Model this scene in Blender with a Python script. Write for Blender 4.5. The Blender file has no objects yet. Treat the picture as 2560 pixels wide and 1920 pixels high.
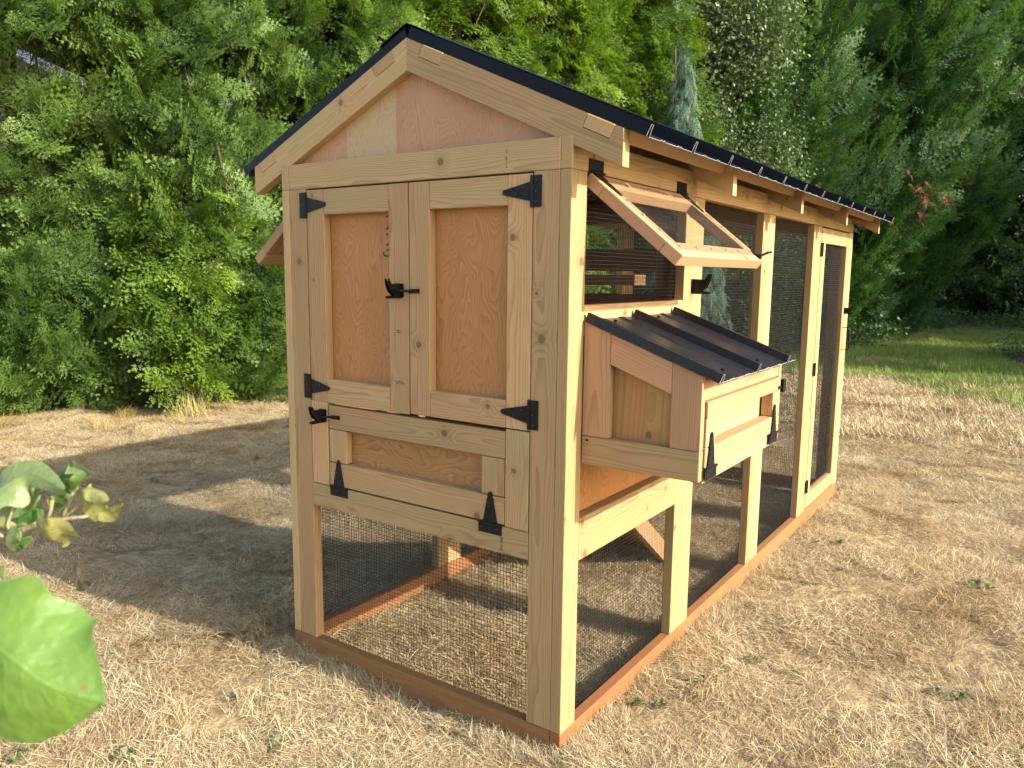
import bpy, bmesh, math, random
import numpy as np
from mathutils import Matrix, Vector

IN = 0.0254
random.seed(7)
scene = bpy.context.scene
COL = scene.collection

# ------------------------------------------------------------------ camera
CAM_F = 1940.96                       # focal length in pixels of a 2560 px wide frame
CAM_P = Vector((44.05, -74.72, 58.35)) * IN
YAW, PIT, ROL = 0.604723, -0.140535, 0.011015

def cam_axes():
    cy, sy = math.cos(YAW), math.sin(YAW)
    f = Vector((-sy * math.cos(PIT), cy * math.cos(PIT), math.sin(PIT)))
    r = Vector((cy, sy, 0.0))
    u = r.cross(f)
    c, s = math.cos(ROL), math.sin(ROL)
    return c * r + s * u, -s * r + c * u, f

CR, CU, CF = cam_axes()
cd = bpy.data.cameras.new('camera')
cam = bpy.data.objects.new('camera', cd)
COL.objects.link(cam)
cam.matrix_world = Matrix(((CR.x, CU.x, -CF.x, CAM_P.x), (CR.y, CU.y, -CF.y, CAM_P.y), (CR.z, CU.z, -CF.z, CAM_P.z), (0, 0, 0, 1)))
cd.sensor_width = 36.0
cd.lens = CAM_F / 2560 * 36
cd.clip_start = 0.05
cd.clip_end = 400
cd.dof.use_dof = True
cd.dof.focus_distance = 3.0
cd.dof.aperture_fstop = 8.0
scene.camera = cam

# ------------------------------------------------------------------ light
SUN_EL, SUN_AZ = math.radians(26.0), math.radians(85.0)      # azimuth clockwise from +Y
wd = bpy.data.worlds.new('World')
scene.world = wd
wd.use_nodes = True
wn = wd.node_tree
bg = wn.nodes['Background']
sky = wn.nodes.new('ShaderNodeTexSky')
sky.sky_type = 'NISHITA'
sky.sun_disc = False
sky.sun_elevation = SUN_EL
sky.sun_rotation = SUN_AZ
sky.air_density = 1.0
sky.dust_density = 2.2
sky.ozone_density = 1.0
wn.links.new(sky.outputs[0], bg.inputs[0])
bg.inputs[1].default_value = 0.15
ld = bpy.data.lights.new('sun', 'SUN')
ld.energy = 4.0
ld.angle = math.radians(0.5)
ld.color = (1.0, 0.93, 0.82)
sun = bpy.data.objects.new('sun', ld)
COL.objects.link(sun)
to_sun = Vector((math.sin(SUN_AZ) * math.cos(SUN_EL), math.cos(SUN_AZ) * math.cos(SUN_EL), math.sin(SUN_EL)))
sun.rotation_euler = to_sun.to_track_quat('Z', 'Y').to_euler()
sun.location = to_sun * 40
scene.view_settings.view_transform = 'Standard'
scene.view_settings.look = 'None'
scene.view_settings.gamma = 1.0
scene.view_settings.exposure = 1.36
scene.view_settings.use_curve_mapping = False
scene.cycles.use_denoising = True
scene.cycles.denoising_prefilter = 'NONE'
scene.cycles.adaptive_threshold = 0.02
scene.cycles.adaptive_min_samples = 24
scene.cycles.use_fast_gi = True
scene.cycles.fast_gi_method = 'REPLACE'
scene.cycles.ao_bounces_render = 2
wd.light_settings.distance = 6.0
scene.cycles.max_bounces = 6
scene.cycles.diffuse_bounces = 3
scene.cycles.glossy_bounces = 2
scene.cycles.transparent_max_bounces = 12

# ------------------------------------------------------------------ material helpers
class NT:
    def __init__(self, name):
        self.m = bpy.data.materials.new(name)
        self.m.use_nodes = True
        self.t = self.m.node_tree
        self.b = self.t.nodes['Principled BSDF']
        self.out = self.t.nodes['Material Output']
    def n(self, kind, **kw):
        nd = self.t.nodes.new('ShaderNode' + kind)
        for k, v in kw.items():
            setattr(nd, k, v)
        return nd
    def put(self, sock, v):
        if isinstance(v, bpy.types.NodeSocket):
            self.t.links.new(v, sock)
        elif v is not None:
            sock.default_value = v
    def math(self, op, a, b=None, c=None, clamp=False):
        nd = self.n('Math', operation=op, use_clamp=clamp)
        for i, v in enumerate((a, b, c)):
            self.put(nd.inputs[i], v)
        return nd.outputs[0]
    def vmath(self, op, a, b=None):
        nd = self.n('VectorMath', operation=op)
        self.put(nd.inputs[0], a)
        if b is not None:
            self.put(nd.inputs[1], b)
        return nd.outputs['Value'] if op in ('LENGTH', 'DOT_PRODUCT', 'DISTANCE') else nd.outputs[0]
    def xyz(self, x, y, z):
        nd = self.n('CombineXYZ')
        for i, v in enumerate((x, y, z)):
            self.put(nd.inputs[i], v)
        return nd.outputs[0]
    def sep(self, v):
        nd = self.n('SeparateXYZ')
        self.put(nd.inputs[0], v)
        return nd.outputs
    def noise(self, vec, scale, detail=2.0, rough=0.5, out=0, dist=0.0):
        nd = self.n('TexNoise')
        self.put(nd.inputs['Vector'], vec)
        nd.inputs['Scale'].default_value = scale
        nd.inputs['Detail'].default_value = detail
        nd.inputs['Roughness'].default_value = rough
        nd.inputs['Distortion'].default_value = dist
        return nd.outputs[out]
    def ramp(self, fac, stops):
        nd = self.n('ValToRGB')
        e = nd.color_ramp.elements
        while len(e) < len(stops):
            e.new(0.5)
        for el, (p, c) in zip(e, stops):
            el.position = p
            el.color = (*c, 1) if len(c) == 3 else c
        self.put(nd.inputs[0], fac)
        return nd.outputs[0]
    def mix(self, fac, a, b, mode='MIX'):
        nd = self.n('Mix', data_type='RGBA', blend_type=mode)
        self.put(nd.inputs[0], fac)
        for i, v in ((6, a), (7, b)):
            self.put(nd.inputs[i], (*v, 1) if isinstance(v, tuple) and len(v) == 3 else v)
        return nd.outputs[2]
    def bump(self, h, strength=0.3, dist=0.001):
        nd = self.n('Bump')
        nd.inputs['Strength'].default_value = strength
        nd.inputs['Distance'].default_value = dist
        self.put(nd.inputs['Height'], h)
        self.t.links.new(nd.outputs[0], self.b.inputs['Normal'])
    def set(self, **kw):
        names = dict(color='Base Color', rough='Roughness', metal='Metallic', spec='Specular IOR Level', coat='Coat Weight')
        for k, v in kw.items():
            if isinstance(v, tuple) and len(v) == 3:
                v = (*v, 1)
            self.put(self.b.inputs[names[k]], v)
        return self

def wood(name, light, dark, knot=(0.10, 0.05, 0.025), tone=0.16, ring=190.0, contrast=0.6, knots=0.30, hue=((1.06, 0.96, 0.92), (0.96, 1.03, 0.90)), rough=0.62, incise=False):
    """sawn lumber: growth rings round a pith outside the board, seen along local x"""
    light, dark = tuple(0.72 * c for c in light), tuple(0.72 * c for c in dark)
    w = NT(name)
    tcn = w.n('TexCoord')
    tc = tcn.outputs['Object']
    rnd = w.n('ObjectInfo').outputs['Random']
    r2 = w.math('FRACT', w.math('MULTIPLY', rnd, 17.31))
    r3 = w.math('FRACT', w.math('MULTIPLY', rnd, 71.77))
    r4 = w.math('FRACT', w.math('MULTIPLY', rnd, 233.1))
    x, y, z = w.sep(tc)
    x = w.math('ADD', x, w.math('MULTIPLY', rnd, 40.0))
    q = w.xyz(x, y, z)
    # knots: columns through the thickness
    kv = w.n('TexVoronoi', feature='F1', voronoi_dimensions='2D')
    w.put(kv.inputs['Vector'], w.xyz(x, w.math('ADD', y, w.math('MULTIPLY', r3, 3.0)), 0.0))
    kv.inputs['Scale'].default_value = 6.5
    kcol = w.sep(kv.outputs['Color'])
    keep = w.math('MULTIPLY', w.math('GREATER_THAN', kcol[0], 1.0 - knots), w.math('GREATER_THAN', w.math('ABSOLUTE', w.sep(tcn.outputs['Normal'])[2]), 0.6))
    ksize = w.math('ADD', w.math('MULTIPLY', kcol[1], 0.055), 0.03)
    kd = w.math('DIVIDE', kv.outputs['Distance'], ksize)
    kd = w.math('ADD', kd, w.math('MULTIPLY', w.math('SUBTRACT', w.noise(q, 160.0, 1.0), 0.5), 0.5))
    halo = w.math('MULTIPLY', w.math('MULTIPLY', w.math('SUBTRACT', 1.0, w.math('DIVIDE', kd, 4.5), clamp=True), keep), 1.0)
    # warp
    wv = w.noise(w.xyz(w.math('MULTIPLY', x, 2.2), w.math('MULTIPLY', y, 9.0), w.math('MULTIPLY', z, 9.0)), 1.0, 2.0, 0.5, 1)
    wx = w.sep(wv)
    cy = w.math('MULTIPLY', w.math('SUBTRACT', r2, 0.5), 0.10)
    cz = w.math('ADD', w.math('MULTIPLY', r3, 0.07), 0.012)
    yy = w.math('ADD', w.math('ADD', y, cy), w.math('MULTIPLY', w.math('SUBTRACT', wx[0], 0.5), 0.030))
    zz = w.math('ADD', w.math('ADD', z, cz), w.math('MULTIPLY', w.math('SUBTRACT', wx[1], 0.5), 0.030))
    rad = w.math('SQRT', w.math('ADD', w.math('MULTIPLY', yy, yy), w.math('MULTIPLY', zz, zz)))
    rad = w.math('ADD', rad, w.math('MULTIPLY', halo, 0.012))
    saw = w.math('FRACT', w.math('MULTIPLY', rad, ring))
    line = w.math('POWER', saw, 3.0)
    line = w.math('MULTIPLY', line, w.math('SUBTRACT', 1.0, w.math('POWER', saw, 24.0)))
    fib = w.noise(w.xyz(w.math('MULTIPLY', x, 5.0), w.math('MULTIPLY', y, 260.0), w.math('MULTIPLY', z, 260.0)), 1.0, 2.0)
    grain = w.math('MULTIPLY', w.math('ADD', w.math('MULTIPLY', line, 0.75), w.math('MULTIPLY', w.math('SUBTRACT', fib, 0.5), 0.7)), contrast, clamp=True)
    col = w.mix(grain, light, dark)
    # slow tone drift along the board and per board
    big = w.noise(w.xyz(w.math('MULTIPLY', x, 3.0), w.math('MULTIPLY', y, 14.0), w.math('MULTIPLY', z, 14.0)), 1.0, 3.0)
    hv = w.mix(w.math('MULTIPLY', w.math('SUBTRACT', big, 0.3), 2.2, clamp=True), hue[0], hue[1])
    col = w.mix(1.0, col, hv, 'MULTIPLY')
    lum = w.math('ADD', w.math('MULTIPLY', w.math('SUBTRACT', r4, 0.5), tone * 2), 1.0)
    lum = w.math('ADD', lum, w.math('MULTIPLY', w.math('SUBTRACT', w.noise(q, 1.7, 2.0), 0.5), 0.22))
    col = w.mix(1.0, col, w.xyz(lum, lum, lum), 'MULTIPLY')
    bh = w.mix(r2, (1.05, 0.97, 0.90), (0.98, 1.02, 0.95))
    col = w.mix(1.0, col, bh, 'MULTIPLY')
    hal2 = w.math('MULTIPLY', w.math('POWER', halo, 2.0), 0.45)
    col = w.mix(hal2, col, tuple(0.55 * a + 0.45 * b for a, b in zip(dark, knot)))
    core = w.math('MULTIPLY', w.math('LESS_THAN', kd, 1.0), keep)
    kr = w.math('ADD', w.math('MULTIPLY', w.math('FRACT', w.math('MULTIPLY', kd, 2.7)), 0.5), 0.35)
    col = w.mix(w.math('MULTIPLY', core, kr), col, knot)
    # small handling dirt
    dirt = w.math('MULTIPLY', w.math('SUBTRACT', w.noise(q, 23.0, 5.0, 0.65), 0.60), 2.2, clamp=True)
    col = w.mix(w.math('MULTIPLY', dirt, 0.30), col, tuple(0.45 * a for a in dark))
    if incise:
        iv = w.n('TexVoronoi', feature='F1', voronoi_dimensions='3D')
        w.put(iv.inputs['Vector'], w.xyz(w.math('MULTIPLY', x, 40.0), w.math('MULTIPLY', y, 130.0), w.math('MULTIPLY', z, 130.0)))
        iv.inputs['Scale'].default_value = 1.0
        iv.inputs['Randomness'].default_value = 0.25
        cut = w.math('LESS_THAN', iv.outputs['Distance'], 0.27)
        col = w.mix(w.math('MULTIPLY', cut, 0.35), col, tuple(0.4 * a for a in dark))
    w.set(color=col, rough=w.math('ADD', w.math('MULTIPLY', grain, 0.12), rough), spec=0.35)
    w.bump(fib, 0.35, 0.0006)
    return w.m

def plywood(name, light, dark, rot=1.0, band=None, rough=0.55):
    """rotary cut veneer, grain along local x"""
    light, dark = tuple(0.76 * c for c in light), tuple(0.76 * c for c in dark)
    w = NT(name)
    tc = w.n('TexCoord').outputs['Object']
    rnd = w.n('ObjectInfo').outputs['Random']
    x, y, z = w.sep(tc)
    x2 = w.math('ADD', x, w.math('MULTIPLY', rnd, 30.0))
    base = w.noise(w.xyz(w.math('MULTIPLY', x2, 2.4), w.math('MULTIPLY', y, 7.5), rnd), 1.0, 2.2, 0.5, 0, 0.5)
    saw = w.math('FRACT', w.math('MULTIPLY', base, 34.0 * rot))
    line = w.math('POWER', saw, 2.2)
    fib = w.noise(w.xyz(w.math('MULTIPLY', x2, 14.0), w.math('MULTIPLY', y, 330.0), z), 1.0, 2.0)
    big = w.noise(w.xyz(w.math('MULTIPLY', x2, 2.0), w.math('MULTIPLY', y, 5.0), z), 1.0, 2.0)
    g = w.math('ADD', w.math('MULTIPLY', line, 0.55), w.math('MULTIPLY', w.math('SUBTRACT', fib, 0.45), 0.8), clamp=True)
    col = w.mix(g, light, dark)
    lum = w.math('ADD', w.math('MULTIPLY', w.math('SUBTRACT', big, 0.5), 0.5), 1.0)
    col = w.mix(1.0, col, w.xyz(lum, lum, lum), 'MULTIPLY')
    if band:
        y0, y1, bl = band
        yw = w.math('ADD', y, w.math('MULTIPLY', w.math('SUBTRACT', w.noise(w.xyz(x, 0.0, 0.0), 9.0), 0.5), 0.016))
        inb = w.math('MULTIPLY', w.math('GREATER_THAN', yw, y0), w.math('LESS_THAN', yw, y1))
        col = w.mix(inb, col, w.mix(w.math('MULTIPLY', g, 0.8), bl, tuple(0.62 * c for c in bl)))
    spots = w.n('TexVoronoi', feature='F1', voronoi_dimensions='2D')
    w.put(spots.inputs['Vector'], w.xyz(x2, y, 0.0))
    spots.inputs['Scale'].default_value = 5.0
    kc = w.sep(spots.outputs['Color'])
    kd = w.math('DIVIDE', spots.outputs['Distance'], 0.05)
    kn = w.math('MULTIPLY', w.math('LESS_THAN', kd, 1.0), w.math('GREATER_THAN', kc[0], 0.86))
    col = w.mix(w.math('MULTIPLY', kn, w.math('MULTIPLY', w.math('ADD', kd, 0.3), 0.7)), col, tuple(0.25 * c for c in dark))
    w.set(color=col, rough=rough, spec=0.3)
    w.bump(fib, 0.25, 0.0005)
    return w.m

M = {}
M['fir'] = wood('pale_fir', (0.60, 0.425, 0.225), (0.32, 0.185, 0.080), contrast=1.0, tone=0.22, knots=0.34, hue=((1.08, 0.94, 0.90), (0.95, 1.02, 0.88)))
M['fir_pink'] = wood('pink_fir', (0.58, 0.37, 0.215), (0.34, 0.155, 0.07), ring=150.0, contrast=0.85, knots=0.2, tone=0.12, hue=((1.05, 0.95, 0.92), (1.0, 1.0, 0.9)))
M['treated'] = wood('treated_lumber', (0.36, 0.165, 0.068), (0.21, 0.085, 0.033), tone=0.10, contrast=0.6, knots=0.2, incise=True, rough=0.7)
M['treated_dark'] = wood('dark_treated_lumber', (0.34, 0.175, 0.072), (0.19, 0.088, 0.034), tone=0.06, contrast=0.7, knots=0.15, incise=True, rough=0.7)
M['brown'] = wood('brown_interior_lumber', (0.30, 0.15, 0.07), (0.16, 0.07, 0.03), tone=0.1)
M['ply'] = plywood('fir_plywood', (0.63, 0.29, 0.098), (0.37, 0.138, 0.038))
M['ply_low'] = plywood('figured_plywood', (0.53, 0.27, 0.10), (0.25, 0.09, 0.026), 0.7)
M['ply_pink'] = plywood('gable_plywood', (0.66, 0.365, 0.20), (0.47, 0.21, 0.10), 1.3, (0.075, 0.305, (0.52, 0.36, 0.195)))
M['pine'] = wood('pine_boards', (0.58, 0.31, 0.125), (0.33, 0.145, 0.048), ring=70.0, contrast=0.8, knots=0.3, tone=0.08)
M['ply_pine'] = plywood('pine_panel', (0.60, 0.36, 0.16), (0.40, 0.19, 0.07), 0.55)

def metal_mat(name, col, rough, dust=0.0, metal=0.0, spec=0.22):
    w = NT(name)
    tc = w.n('TexCoord').outputs['Object']
    n1 = w.noise(tc, 6.0, 4.0, 0.6)
    n2 = w.noise(tc, 90.0, 3.0, 0.6)
    d = w.math('MULTIPLY', w.math('MULTIPLY', n1, w.math('SUBTRACT', n2, 0.35), clamp=True), dust)
    c = w.mix(d, col, (0.42, 0.36, 0.28))
    w.set(color=c, rough=w.math('ADD', w.math('MULTIPLY', n1, 0.14), rough - 0.07), metal=metal, spec=spec)
    w.bump(n2, 0.06, 0.0005)
    return w.m

M['black'] = metal_mat('black_hardware', (0.006, 0.006, 0.007), 0.45, 0.05)
M['bolt'] = metal_mat('black_bolt_head', (0.02, 0.02, 0.021), 0.25, 0.0, 0.5, 0.5)
M['bright'] = metal_mat('worn_pin_metal', (0.10, 0.10, 0.11), 0.35, 0.0, 0.8)
M['roof'] = metal_mat('black_roof_sheet', (0.0045, 0.0055, 0.008), 0.40, 0.02, spec=0.14)
M['roof_small'] = metal_mat('scratched_black_sheet', (0.010, 0.010, 0.012), 0.32, 0.16, spec=0.28)
M['cut'] = metal_mat('galvanised_cut_edge', (0.50, 0.48, 0.47), 0.45, 0.0, 0.4)
M['wire'] = metal_mat('black_wire', (0.018, 0.017, 0.017), 0.40, 0.02, spec=0.5)
M['screw'] = metal_mat('screw_head', (0.55, 0.55, 0.55), 0.35, 0.0, 0.9)
M['stamp'] = NT('faded_ink').set(color=(0.10, 0.075, 0.05), rough=0.8).m

def glazing():
    w = NT('clear_sheet')
    w.t.nodes.remove(w.b)
    tr = w.n('BsdfTransparent'); tr.inputs[0].default_value = (0.93, 0.94, 0.93, 1)
    gl = w.n('BsdfGlossy'); gl.inputs['Roughness'].default_value = 0.03
    df = w.n('BsdfDiffuse'); df.inputs[0].default_value = (0.8, 0.8, 0.8, 1)
    fr = w.n('Fresnel'); fr.inputs[0].default_value = 1.22
    tc = w.n('TexCoord').outputs['Object']
    m1 = w.n('MixShader'); w.put(m1.inputs[0], w.math('MULTIPLY', fr.outputs[0], 0.2))
    w.t.links.new(tr.outputs[0], m1.inputs[1]); w.t.links.new(gl.outputs[0], m1.inputs[2])
    m2 = w.n('MixShader'); w.put(m2.inputs[0], w.math('MULTIPLY', w.noise(tc, 8.0, 2.0), 0.012))
    w.t.links.new(m1.outputs[0], m2.inputs[1]); w.t.links.new(df.outputs[0], m2.inputs[2])
    w.t.links.new(m2.outputs[0], w.out.inputs[0])
    return w.m
M['glaze'] = glazing()

# ------------------------------------------------------------------ object helpers
WM = {}                                            # world matrices by object name

def link(o, parent=None, world=None):
    COL.objects.link(o)
    world = world if world is not None else Matrix.Identity(4)
    WM[o.name] = world
    if parent is not None:
        o.parent = parent
        o.matrix_parent_inverse = WM[parent.name].inverted()
    o.matrix_basis = world
    return o

def empty(name, loc, label=None, cat=None, group=None):
    o = bpy.data.objects.new(name, None)
    o.empty_display_size = 0.1
    link(o, None, Matrix.Translation(loc))
    return tag(o, label, cat, group)

def tag(o, label=None, cat=None, group=None, kind=None):
    for k, v in (('label', label), ('category', cat), ('group', group), ('kind', kind)):
        if v:
            o[k] = v
    return o

def obj(name, me, mat=None, parent=None, world=None):
    if mat is not None and not me.materials:
        me.materials.append(mat)
    return link(bpy.data.objects.new(name, me), parent, world)

def bm_mesh(name, bm, smooth=False):
    bm.normal_update()
    me = bpy.data.meshes.new(name)
    bm.to_mesh(me)
    bm.free()
    if smooth:
        me.polygons.foreach_set('use_smooth', [True] * len(me.polygons))
    return me

def np_mesh(name, v, tris, attrs=None, smooth=False):
    v = np.asarray(v, dtype=np.float32); tris = np.asarray(tris, dtype=np.int32)
    k = tris.shape[1]
    me = bpy.data.meshes.new(name)
    me.vertices.add(len(v)); me.vertices.foreach_set('co', v.ravel())
    me.loops.add(tris.size); me.loops.foreach_set('vertex_index', tris.ravel())
    me.polygons.add(len(tris))
    me.polygons.foreach_set('loop_start', np.arange(0, tris.size, k, dtype=np.int32))
    if smooth:
        me.polygons.foreach_set('use_smooth', np.ones(len(tris), dtype=bool))
    for an, av in (attrs or {}).items():
        a = me.attributes.new(an, 'FLOAT', 'POINT')
        a.data.foreach_set('value', np.asarray(av, dtype=np.float32))
    me.update(calc_edges=True)
    me.validate()
    return me

AX = {'X': Matrix(((1, 0, 0), (0, 1, 0), (0, 0, 1))),
      'Y': Matrix(((0, -1, 0), (1, 0, 0), (0, 0, 1))),
      'Z': Matrix(((0, 0, -1), (0, 1, 0), (1, 0, 0)))}
# columns are the images of local x, y, z: fix to proper matrices
AX['Y'] = Matrix(((0, -1, 0), (1, 0, 0), (0, 0, 1)))
AX['Z'] = Matrix(((0, 0, 1), (0, 1, 0), (1, 0, 0)))
AX['Z'] = Matrix(((0, -1, 0), (0, 0, -1), (1, 0, 0)))
BOX_CACHE = {}

def box_mesh(dx, dy, dz, bev, wavy=True):
    key = (round(dx, 4), round(dy, 4), round(dz, 4), round(bev, 5))
    if key in BOX_CACHE:
        return BOX_CACHE[key]
    bm = bmesh.new()
    bmesh.ops.create_cube(bm, size=1.0)
    for v in bm.verts:
        v.co = Vector((v.co.x * dx, v.co.y * dy, v.co.z * dz))
    if bev > 0:
        bmesh.ops.bevel(bm, geom=list(bm.edges), offset=bev, segments=2, profile=0.5, affect='EDGES')
    me = bm_mesh('board', bm)
    BOX_CACHE[key] = me
    return me

RJ = random.Random(3)

def board(name, axis, lo, hi, mat, parent, bev=0.11, jit=0.018):
    """axis-aligned board between two corners (inches), grain along axis"""
    lo, hi = Vector(lo), Vector(hi)
    c = (lo + hi) * 0.5 + Vector((RJ.uniform(-jit, jit), RJ.uniform(-jit, jit), RJ.uniform(-jit, jit)))
    d = hi - lo
    L = {'X': (d.x, d.y, d.z), 'Y': (d.y, d.x, d.z), 'Z': (d.z, d.x, d.y)}[axis]
    L = [max(a - 0.03, 0.02) for a in L]
    turn = L[2] > L[1] * 1.2
    if turn:
        L = [L[0], L[2], L[1]]
    b = min(bev, min(L) * 0.3)
    src = box_mesh(L[0] * IN, L[1] * IN, L[2] * IN, b * IN)
    me = src if src.users == 0 or (src.materials and src.materials[0] == mat) else src.copy()
    if me is not src and me.materials and me.materials[0] != mat:
        me.materials.clear()
    R = AX[axis].to_4x4()
    if turn:
        R = R @ Matrix.Rotation(math.pi / 2, 4, 'X')
    rz = Matrix.Rotation(math.radians(RJ.uniform(-0.12, 0.12)), 4, 'Z') if jit else Matrix.Identity(4)
    return obj(name, me, mat, parent, Matrix.Translation(c * IN) @ rz @ R)

def prism(name, org, ux, uy, poly, depth, mat, parent, bev=0.0):
    """2D outline in the (ux, uy) plane, pushed along ux x uy by depth; inches; grain along ux"""
    ux, uy = Vector(ux).normalized(), Vector(uy).normalized()
    uz = ux.cross(uy)
    cx = sum(p[0] for p in poly) / len(poly); cy = sum(p[1] for p in poly) / len(poly)
    bm = bmesh.new()
    a = [bm.verts.new(((p[0] - cx) * IN, (p[1] - cy) * IN, -depth / 2 * IN)) for p in poly]
    b = [bm.verts.new(((p[0] - cx) * IN, (p[1] - cy) * IN, depth / 2 * IN)) for p in poly]
    bm.faces.new(a[::-1]); bm.faces.new(b)
    n = len(poly)
    for i in range(n):
        bm.faces.new((a[i], a[(i + 1) % n], b[(i + 1) % n], b[i]))
    bmesh.ops.recalc_face_normals(bm, faces=list(bm.faces))
    if bev:
        bmesh.ops.bevel(bm, geom=list(bm.edges), offset=bev * IN, segments=2, profile=0.5, affect='EDGES')
    o = Vector(org) + ux * cx + uy * cy + uz * depth / 2
    w = Matrix(((ux.x, uy.x, uz.x, o.x * IN), (ux.y, uy.y, uz.y, o.y * IN), (ux.z, uy.z, uz.z, o.z * IN), (0, 0, 0, 1)))
    return obj(name, bm_mesh(name, bm), mat, parent, w)

def tube_bm(bm, pts, rad, seg=8, cap=True):
    pts = [Vector(p) for p in pts]
    n = len(pts)
    rings = []
    up = Vector((0.123, 0.35, 0.93)).normalized()
    for i, p in enumerate(pts):
        t = (pts[min(i + 1, n - 1)] - pts[max(i - 1, 0)]).normalized()
        a = t.cross(up)
        if a.length < 1e-3:
            a = t.cross(Vector((1, 0, 0)))
        a.normalize()
        b = t.cross(a)
        r = rad[i] if hasattr(rad, '__len__') else rad
        rings.append([bm.verts.new(p + (a * math.cos(2 * math.pi * k / seg) + b * math.sin(2 * math.pi * k / seg)) * r) for k in range(seg)])
    for i in range(n - 1):
        for k in range(seg):
            bm.faces.new((rings[i][k], rings[i][(k + 1) % seg], rings[i + 1][(k + 1) % seg], rings[i + 1][k]))
    if cap:
        bm.faces.new(rings[0][::-1]); bm.faces.new(rings[-1])

def box_bm(bm, lo, hi, mat=None):
    vs = [bm.verts.new((x, y, z)) for x in (lo[0], hi[0]) for y in (lo[1], hi[1]) for z in (lo[2], hi[2])]
    for f in ((0, 1, 3, 2), (4, 6, 7, 5), (0, 4, 5, 1), (2, 3, 7, 6), (0, 2, 6, 4), (1, 5, 7, 3)):
        bm.faces.new([vs[i] for i in f])

def frame_matrix(org, ua, ub):
    ua, ub = Vector(ua).normalized(), Vector(ub).normalized()
    uc = ua.cross(ub)
    o = Vector(org) * IN
    return Matrix(((ua.x, ub.x, uc.x, o.x), (ua.y, ub.y, uc.y, o.y), (ua.z, ub.z, uc.z, o.z), (0, 0, 0, 1)))

def cyl_bm(bm, c, axis, r, h, seg=12):
    c, axis = Vector(c), Vector(axis).normalized()
    tube_bm(bm, [c, c + axis * h], r, seg)

# ---- hardware, modelled in inches in a frame (a right, b up, c out of the face)
def scaled(bm):
    for v in bm.verts:
        v.co *= IN
    return bm

def poly_bm(bm, poly, c0, c1):
    a = [bm.verts.new((p[0], p[1], c0)) for p in poly]
    b = [bm.verts.new((p[0], p[1], c1)) for p in poly]
    bm.faces.new(a[::-1]); bm.faces.new(b)
    n = len(poly)
    for i in range(n):
        bm.faces.new((a[i], a[(i + 1) % n], b[(i + 1) % n], b[i]))

def tee_hinge_mesh(h=3.5, leaf=1.3, strap=3.8, sb=2.2):
    """leaf on the -a side, strap on the +a side, barrel along b at a = 0"""
    bm = bmesh.new()
    poly_bm(bm, [(-leaf, -h / 2), (-0.05, -h / 2), (-0.05, h / 2), (-leaf, h / 2)], 0.01, 0.10)
    tip = [(strap - 0.05 + 0.3 * math.cos(t), 0.3 * math.sin(t)) for t in [math.radians(a) for a in (-80, -40, 0, 40, 80)]]
    poly_bm(bm, [(0.05, -sb / 2)] + tip + [(0.05, sb / 2)], 0.01, 0.10)
    for k in range(5):
        b0 = -h / 2 + k * h / 5
        cyl_bm(bm, (0, b0 + 0.02, 0.12), (0, 1, 0), 0.16, h / 5 - 0.04, 10)
    nf = len(bm.faces)
    for a, b in ((-leaf * 0.5, h * 0.34), (-leaf * 0.5, 0), (-leaf * 0.5, -h * 0.34), (strap - 0.1, 0), (strap * 0.55, 0.25), (strap * 0.25, -0.45)):
        tube_bm(bm, [(a, b, 0.08), (a, b, 0.14), (a, b, 0.17)], [0.17, 0.17, 0.08], 10)
    bm.faces.ensure_lookup_table()
    for f in bm.faces[nf:]:
        f.material_index = 1
    cyl_bm(bm, (0, -h / 2 - 0.06, 0.12), (0, 1, 0), 0.10, h + 0.12, 10)
    bm.faces.ensure_lookup_table()
    for f in bm.faces[-12:]:
        f.material_index = 1
    bmesh.ops.recalc_face_normals(bm, faces=list(bm.faces))
    me = bm_mesh('tee_hinge', scaled(bm))
    me.materials.append(M['black']); me.materials.append(M['bolt'])
    return me

HINGE = tee_hinge_mesh()

def hinge(org, ua, ub, parent, scale=1.0):
    w = frame_matrix(org, ua, ub) @ Matrix.Scale(scale, 4)
    o = obj('hinge', HINGE, M['black'], parent, w)
    return o, w

def latch_mesh():
    bm = bmesh.new()
    poly_bm(bm, [(-1.3, -0.9), (0, -0.9), (0.08, -0.8), (0.08, 0.8), (0, 0.9), (-1.3, 0.9)], 0.01, 0.10)
    # two cam cheeks standing out of the plate
    cam_ = [(0.05, 0.9), (1.7, 0.85), (2.15, 1.55), (2.4, 1.5), (2.3, 0.9), (2.15, 0.45), (1.85, -0.15), (1.2, -0.62), (2.25, -0.72), (2.25, -1.0), (0.05, -1.0)]
    for a0 in (-1.0, -0.45):
        v0 = [bm.verts.new((a0, b, c)) for c, b in cam_]
        v1 = [bm.verts.new((a0 + 0.09, b, c)) for c, b in cam_]
        bm.faces.new(v0); bm.faces.new(v1[::-1])
        for i in range(len(cam_)):
            j = (i + 1) % len(cam_)
            bm.faces.new((v0[i], v0[j], v1[j], v1[i]))
    # striker: flat foot with two bolts and a rod reaching into the cam
    poly_bm(bm, [(1.15, -0.32), (2.75, -0.28), (2.8, -0.2), (2.8, 0.2), (2.75, 0.28), (1.15, 0.2)], 0.01, 0.2)
    tube_bm(bm, [(1.4, -0.05, 0.15), (0.9, -0.02, 0.4), (0.4, 0.0, 0.95), (-0.4, 0.0, 1.05), (-1.1, 0.0, 1.05)], 0.16, 10)
    for a in (1.55, 2.4):
        tube_bm(bm, [(a, -0.03, 0.15), (a, -0.03, 0.3), (a, -0.03, 0.36)], [0.2, 0.2, 0.1], 8)
    bmesh.ops.recalc_face_normals(bm, faces=list(bm.faces))
    return bm_mesh('latch', scaled(bm))
LATCH = latch_mesh()

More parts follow.
